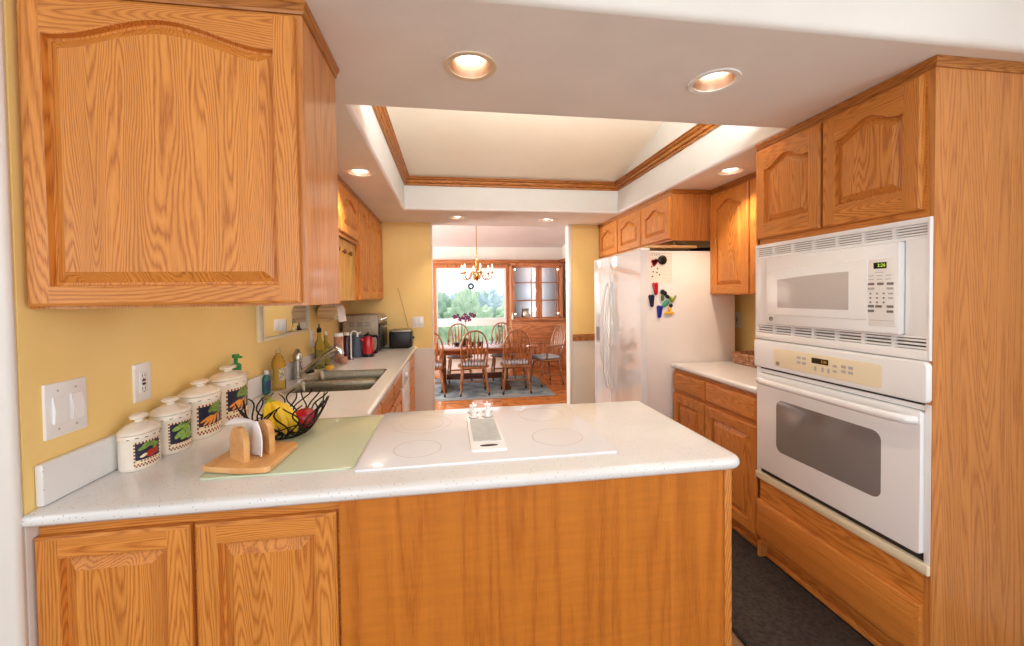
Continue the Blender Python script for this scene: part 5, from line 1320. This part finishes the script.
# --- china hutch
HY = 7.60
t = thing('china_hutch', 'cherry wood hutch with glazed upper doors in the dining corner', 'hutch', (1.7, 7.8, 0))
g = G(); g.box(1.13, 2.225, HY, 7.91, 0, .955, 0, .004); bs = part('base', g, CHERRY, t)
for x0, x1 in ((1.165, 1.66), (1.69, 2.19)):
    g = G(); door(g, (x0, HY, .07), X_, Z_, -Y_, x1-x0, .52, .06, .06, .06, 0, .018); part('door', g, [CHERRYZ, CHERRY], bs, ang=20)
g = G(); slab(g, (1.15, HY, .62), X_, Z_, -Y_, 1.055, .30, .022, .02, 0); part('drawer', g, CHERRY, bs)
g = G(); g.box(1.115, 2.235, HY-.03, 7.91, .955, .985, 0, .008); part('ledge', g, CHERRY, t)
g = G(); g.box(1.135, 1.165, HY+.03, 7.91, .985, 2.03); g.box(2.11, 2.14, HY+.03, 7.91, .985, 2.03); g.box(1.135, 2.14, HY+.01, 7.91, 2.0, 2.045, 0, .006); g.box(1.64, 1.70, HY+.03, HY+.055, .985, 2.0)
up = part('upper_case', g, CHERRYZ, t)
g = G(); g.box(1.165, 2.11, 7.885, 7.905, .985, 2.0); part('back_panel', g, HUTBACK, up)
for z in (1.34, 1.68):
    g = G(); g.box(1.165, 2.11, HY+.08, 7.885, z, z+.008); part('shelf', g, CABGLASS, up)
for x0, x1 in ((1.165, 1.64), (1.70, 2.11)):
    g = G(); y0_, y1_ = HY+.03, HY+.055
    g.box(x0, x0+.03, y0_, y1_, .99, 1.995); g.box(x1-.03, x1, y0_, y1_, .99, 1.995); g.box(x0, x1, y0_, y1_, .99, 1.02); g.box(x0, x1, y0_, y1_, 1.96, 1.995)
    xm = x0+(x1-x0)*.76; g.box(xm-.008, xm+.008, y0_+.004, y1_-.004, 1.0, 1.98)
    for z in (1.335, 1.675): g.box(x0, x1, y0_+.004, y1_-.004, z-.008, z+.008)
    dr = part('glazed_door', g, CHERRYZ, t)
    g = G(); g.box(x0+.02, x1-.02, y0_+.011, y0_+.014, 1.005, 1.975); part('glass', g, PANEG, dr)
for x, z in ((1.22, 1.93), (2.06, 1.93), (2.06, 1.08), (1.22, 1.08)):
    g = G(); g.ball((x, 7.70, z), .016, 0, 10); part('cabinet_lamp', g, BULB, up)
for z_ in (1.16, 1.51, 1.85): light('hutch_fill', 'POINT', (1.64, 7.72, z_), 3, (.92, .96, 1), .05)  # added lights without fixtures, brighten the back panel evenly
t = thing('pitcher', 'silvery pitcher standing inside the china hutch', 'pitcher', (1.43, 7.72, .986)); p = (1.43, 7.72, .986)
g = G(); g.lathe([(.05, 0), (.075, .01), (.095, .07), (.085, .13), (.07, .16), (.085, .20), (.078, .20), (.064, .16), (0, .02)], p, 28); part('jug', g, SILVER, t)
g = G(); g.tube([(1.51, 7.72, 1.16), (1.56, 7.72, 1.17), (1.57, 7.72, 1.10), (1.515, 7.72, 1.05)], .008, 8); part('handle', g, SILVER, t)
t = thing('ceramic_figurine', 'white ceramic bottle vase on the hutch ledge beside the window', 'vase', (1.145, 7.60, .986)); p = (1.15, 7.592, .986)
g = G(); g.lathe([(.014, 0), (.017, .004), (.018, .05), (.012, .08), (.007, .11), (.009, .125), (0, .125)], p, 20); part('vase_body', g, CERAM, t)
bpy.data.objects['ceramic_figurine'].name = 'bottle_vase'

# ================================================================== OUTSIDE THE WINDOW
g = G(); g.box(-160, 160, 9, 300, -6.2, -6.0); struct('ground_outside', g, FIELD)
def tree(x, y, h, wd, mi, label):
    t = thing('tree', label, 'tree', (x, y, -6.0), 'trees beyond the dining window')
    g = G(); g.tube([(x, y, -6.0), (x+.1, y, -6+h*.3), (x, y, -6+h*.62)], [.28, .2, .12], 8); part('trunk', g, BARK, t)
    r_ = random.Random(int(x*31+y*7)); t_ = bmesh.new()
    bmesh.ops.create_icosphere(t_, subdivisions=5, radius=1)
    import mathutils
    for v in t_.verts:
        n_ = mathutils.noise.fractal(v.co*3.4+V((x, y, 3)), .55, 2.3, 6)
        k = 1+.30*n_; v.co = V((v.co.x*wd*k, v.co.y*wd*k, v.co.z*h*.38*k))
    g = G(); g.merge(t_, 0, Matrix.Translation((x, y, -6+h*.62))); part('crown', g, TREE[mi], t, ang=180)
TR = [(-3.4, 24, 7.30, 2.09, 0, 'bushy pale tree at the doorway side of the window'), (-1.2, 27, 7.35, 2.18, 1, 'rounded mid green tree second from the doorway side'), (1.0, 25, 7.31, 1.90, 0, 'low pale tree below the hanging ornament'),
      (2.9, 30, 7.40, 2.18, 2, 'bluish tree near the middle of the dining window'), (4.6, 26, 7.33, 1.90, 0, 'pale green tree beside the hutch end of the window'), (-.2, 40, 7.58, 2.47, 2, 'tall bluish tree behind the rounded one'),
      (3.2, 46, 7.69, 2.85, 1, 'distant tall tree behind the bluish middle one'), (6.6, 44, 7.65, 2.85, 2, 'tallest distant tree at the hutch end'), (-5.6, 42, 7.61, 2.85, 1, 'distant tree at the doorway edge of the window'), (1.6, 60, 7.93, 3.99, 2, 'farthest hazy tree in the gap between the crowns')]
for a in TR: tree(*a)
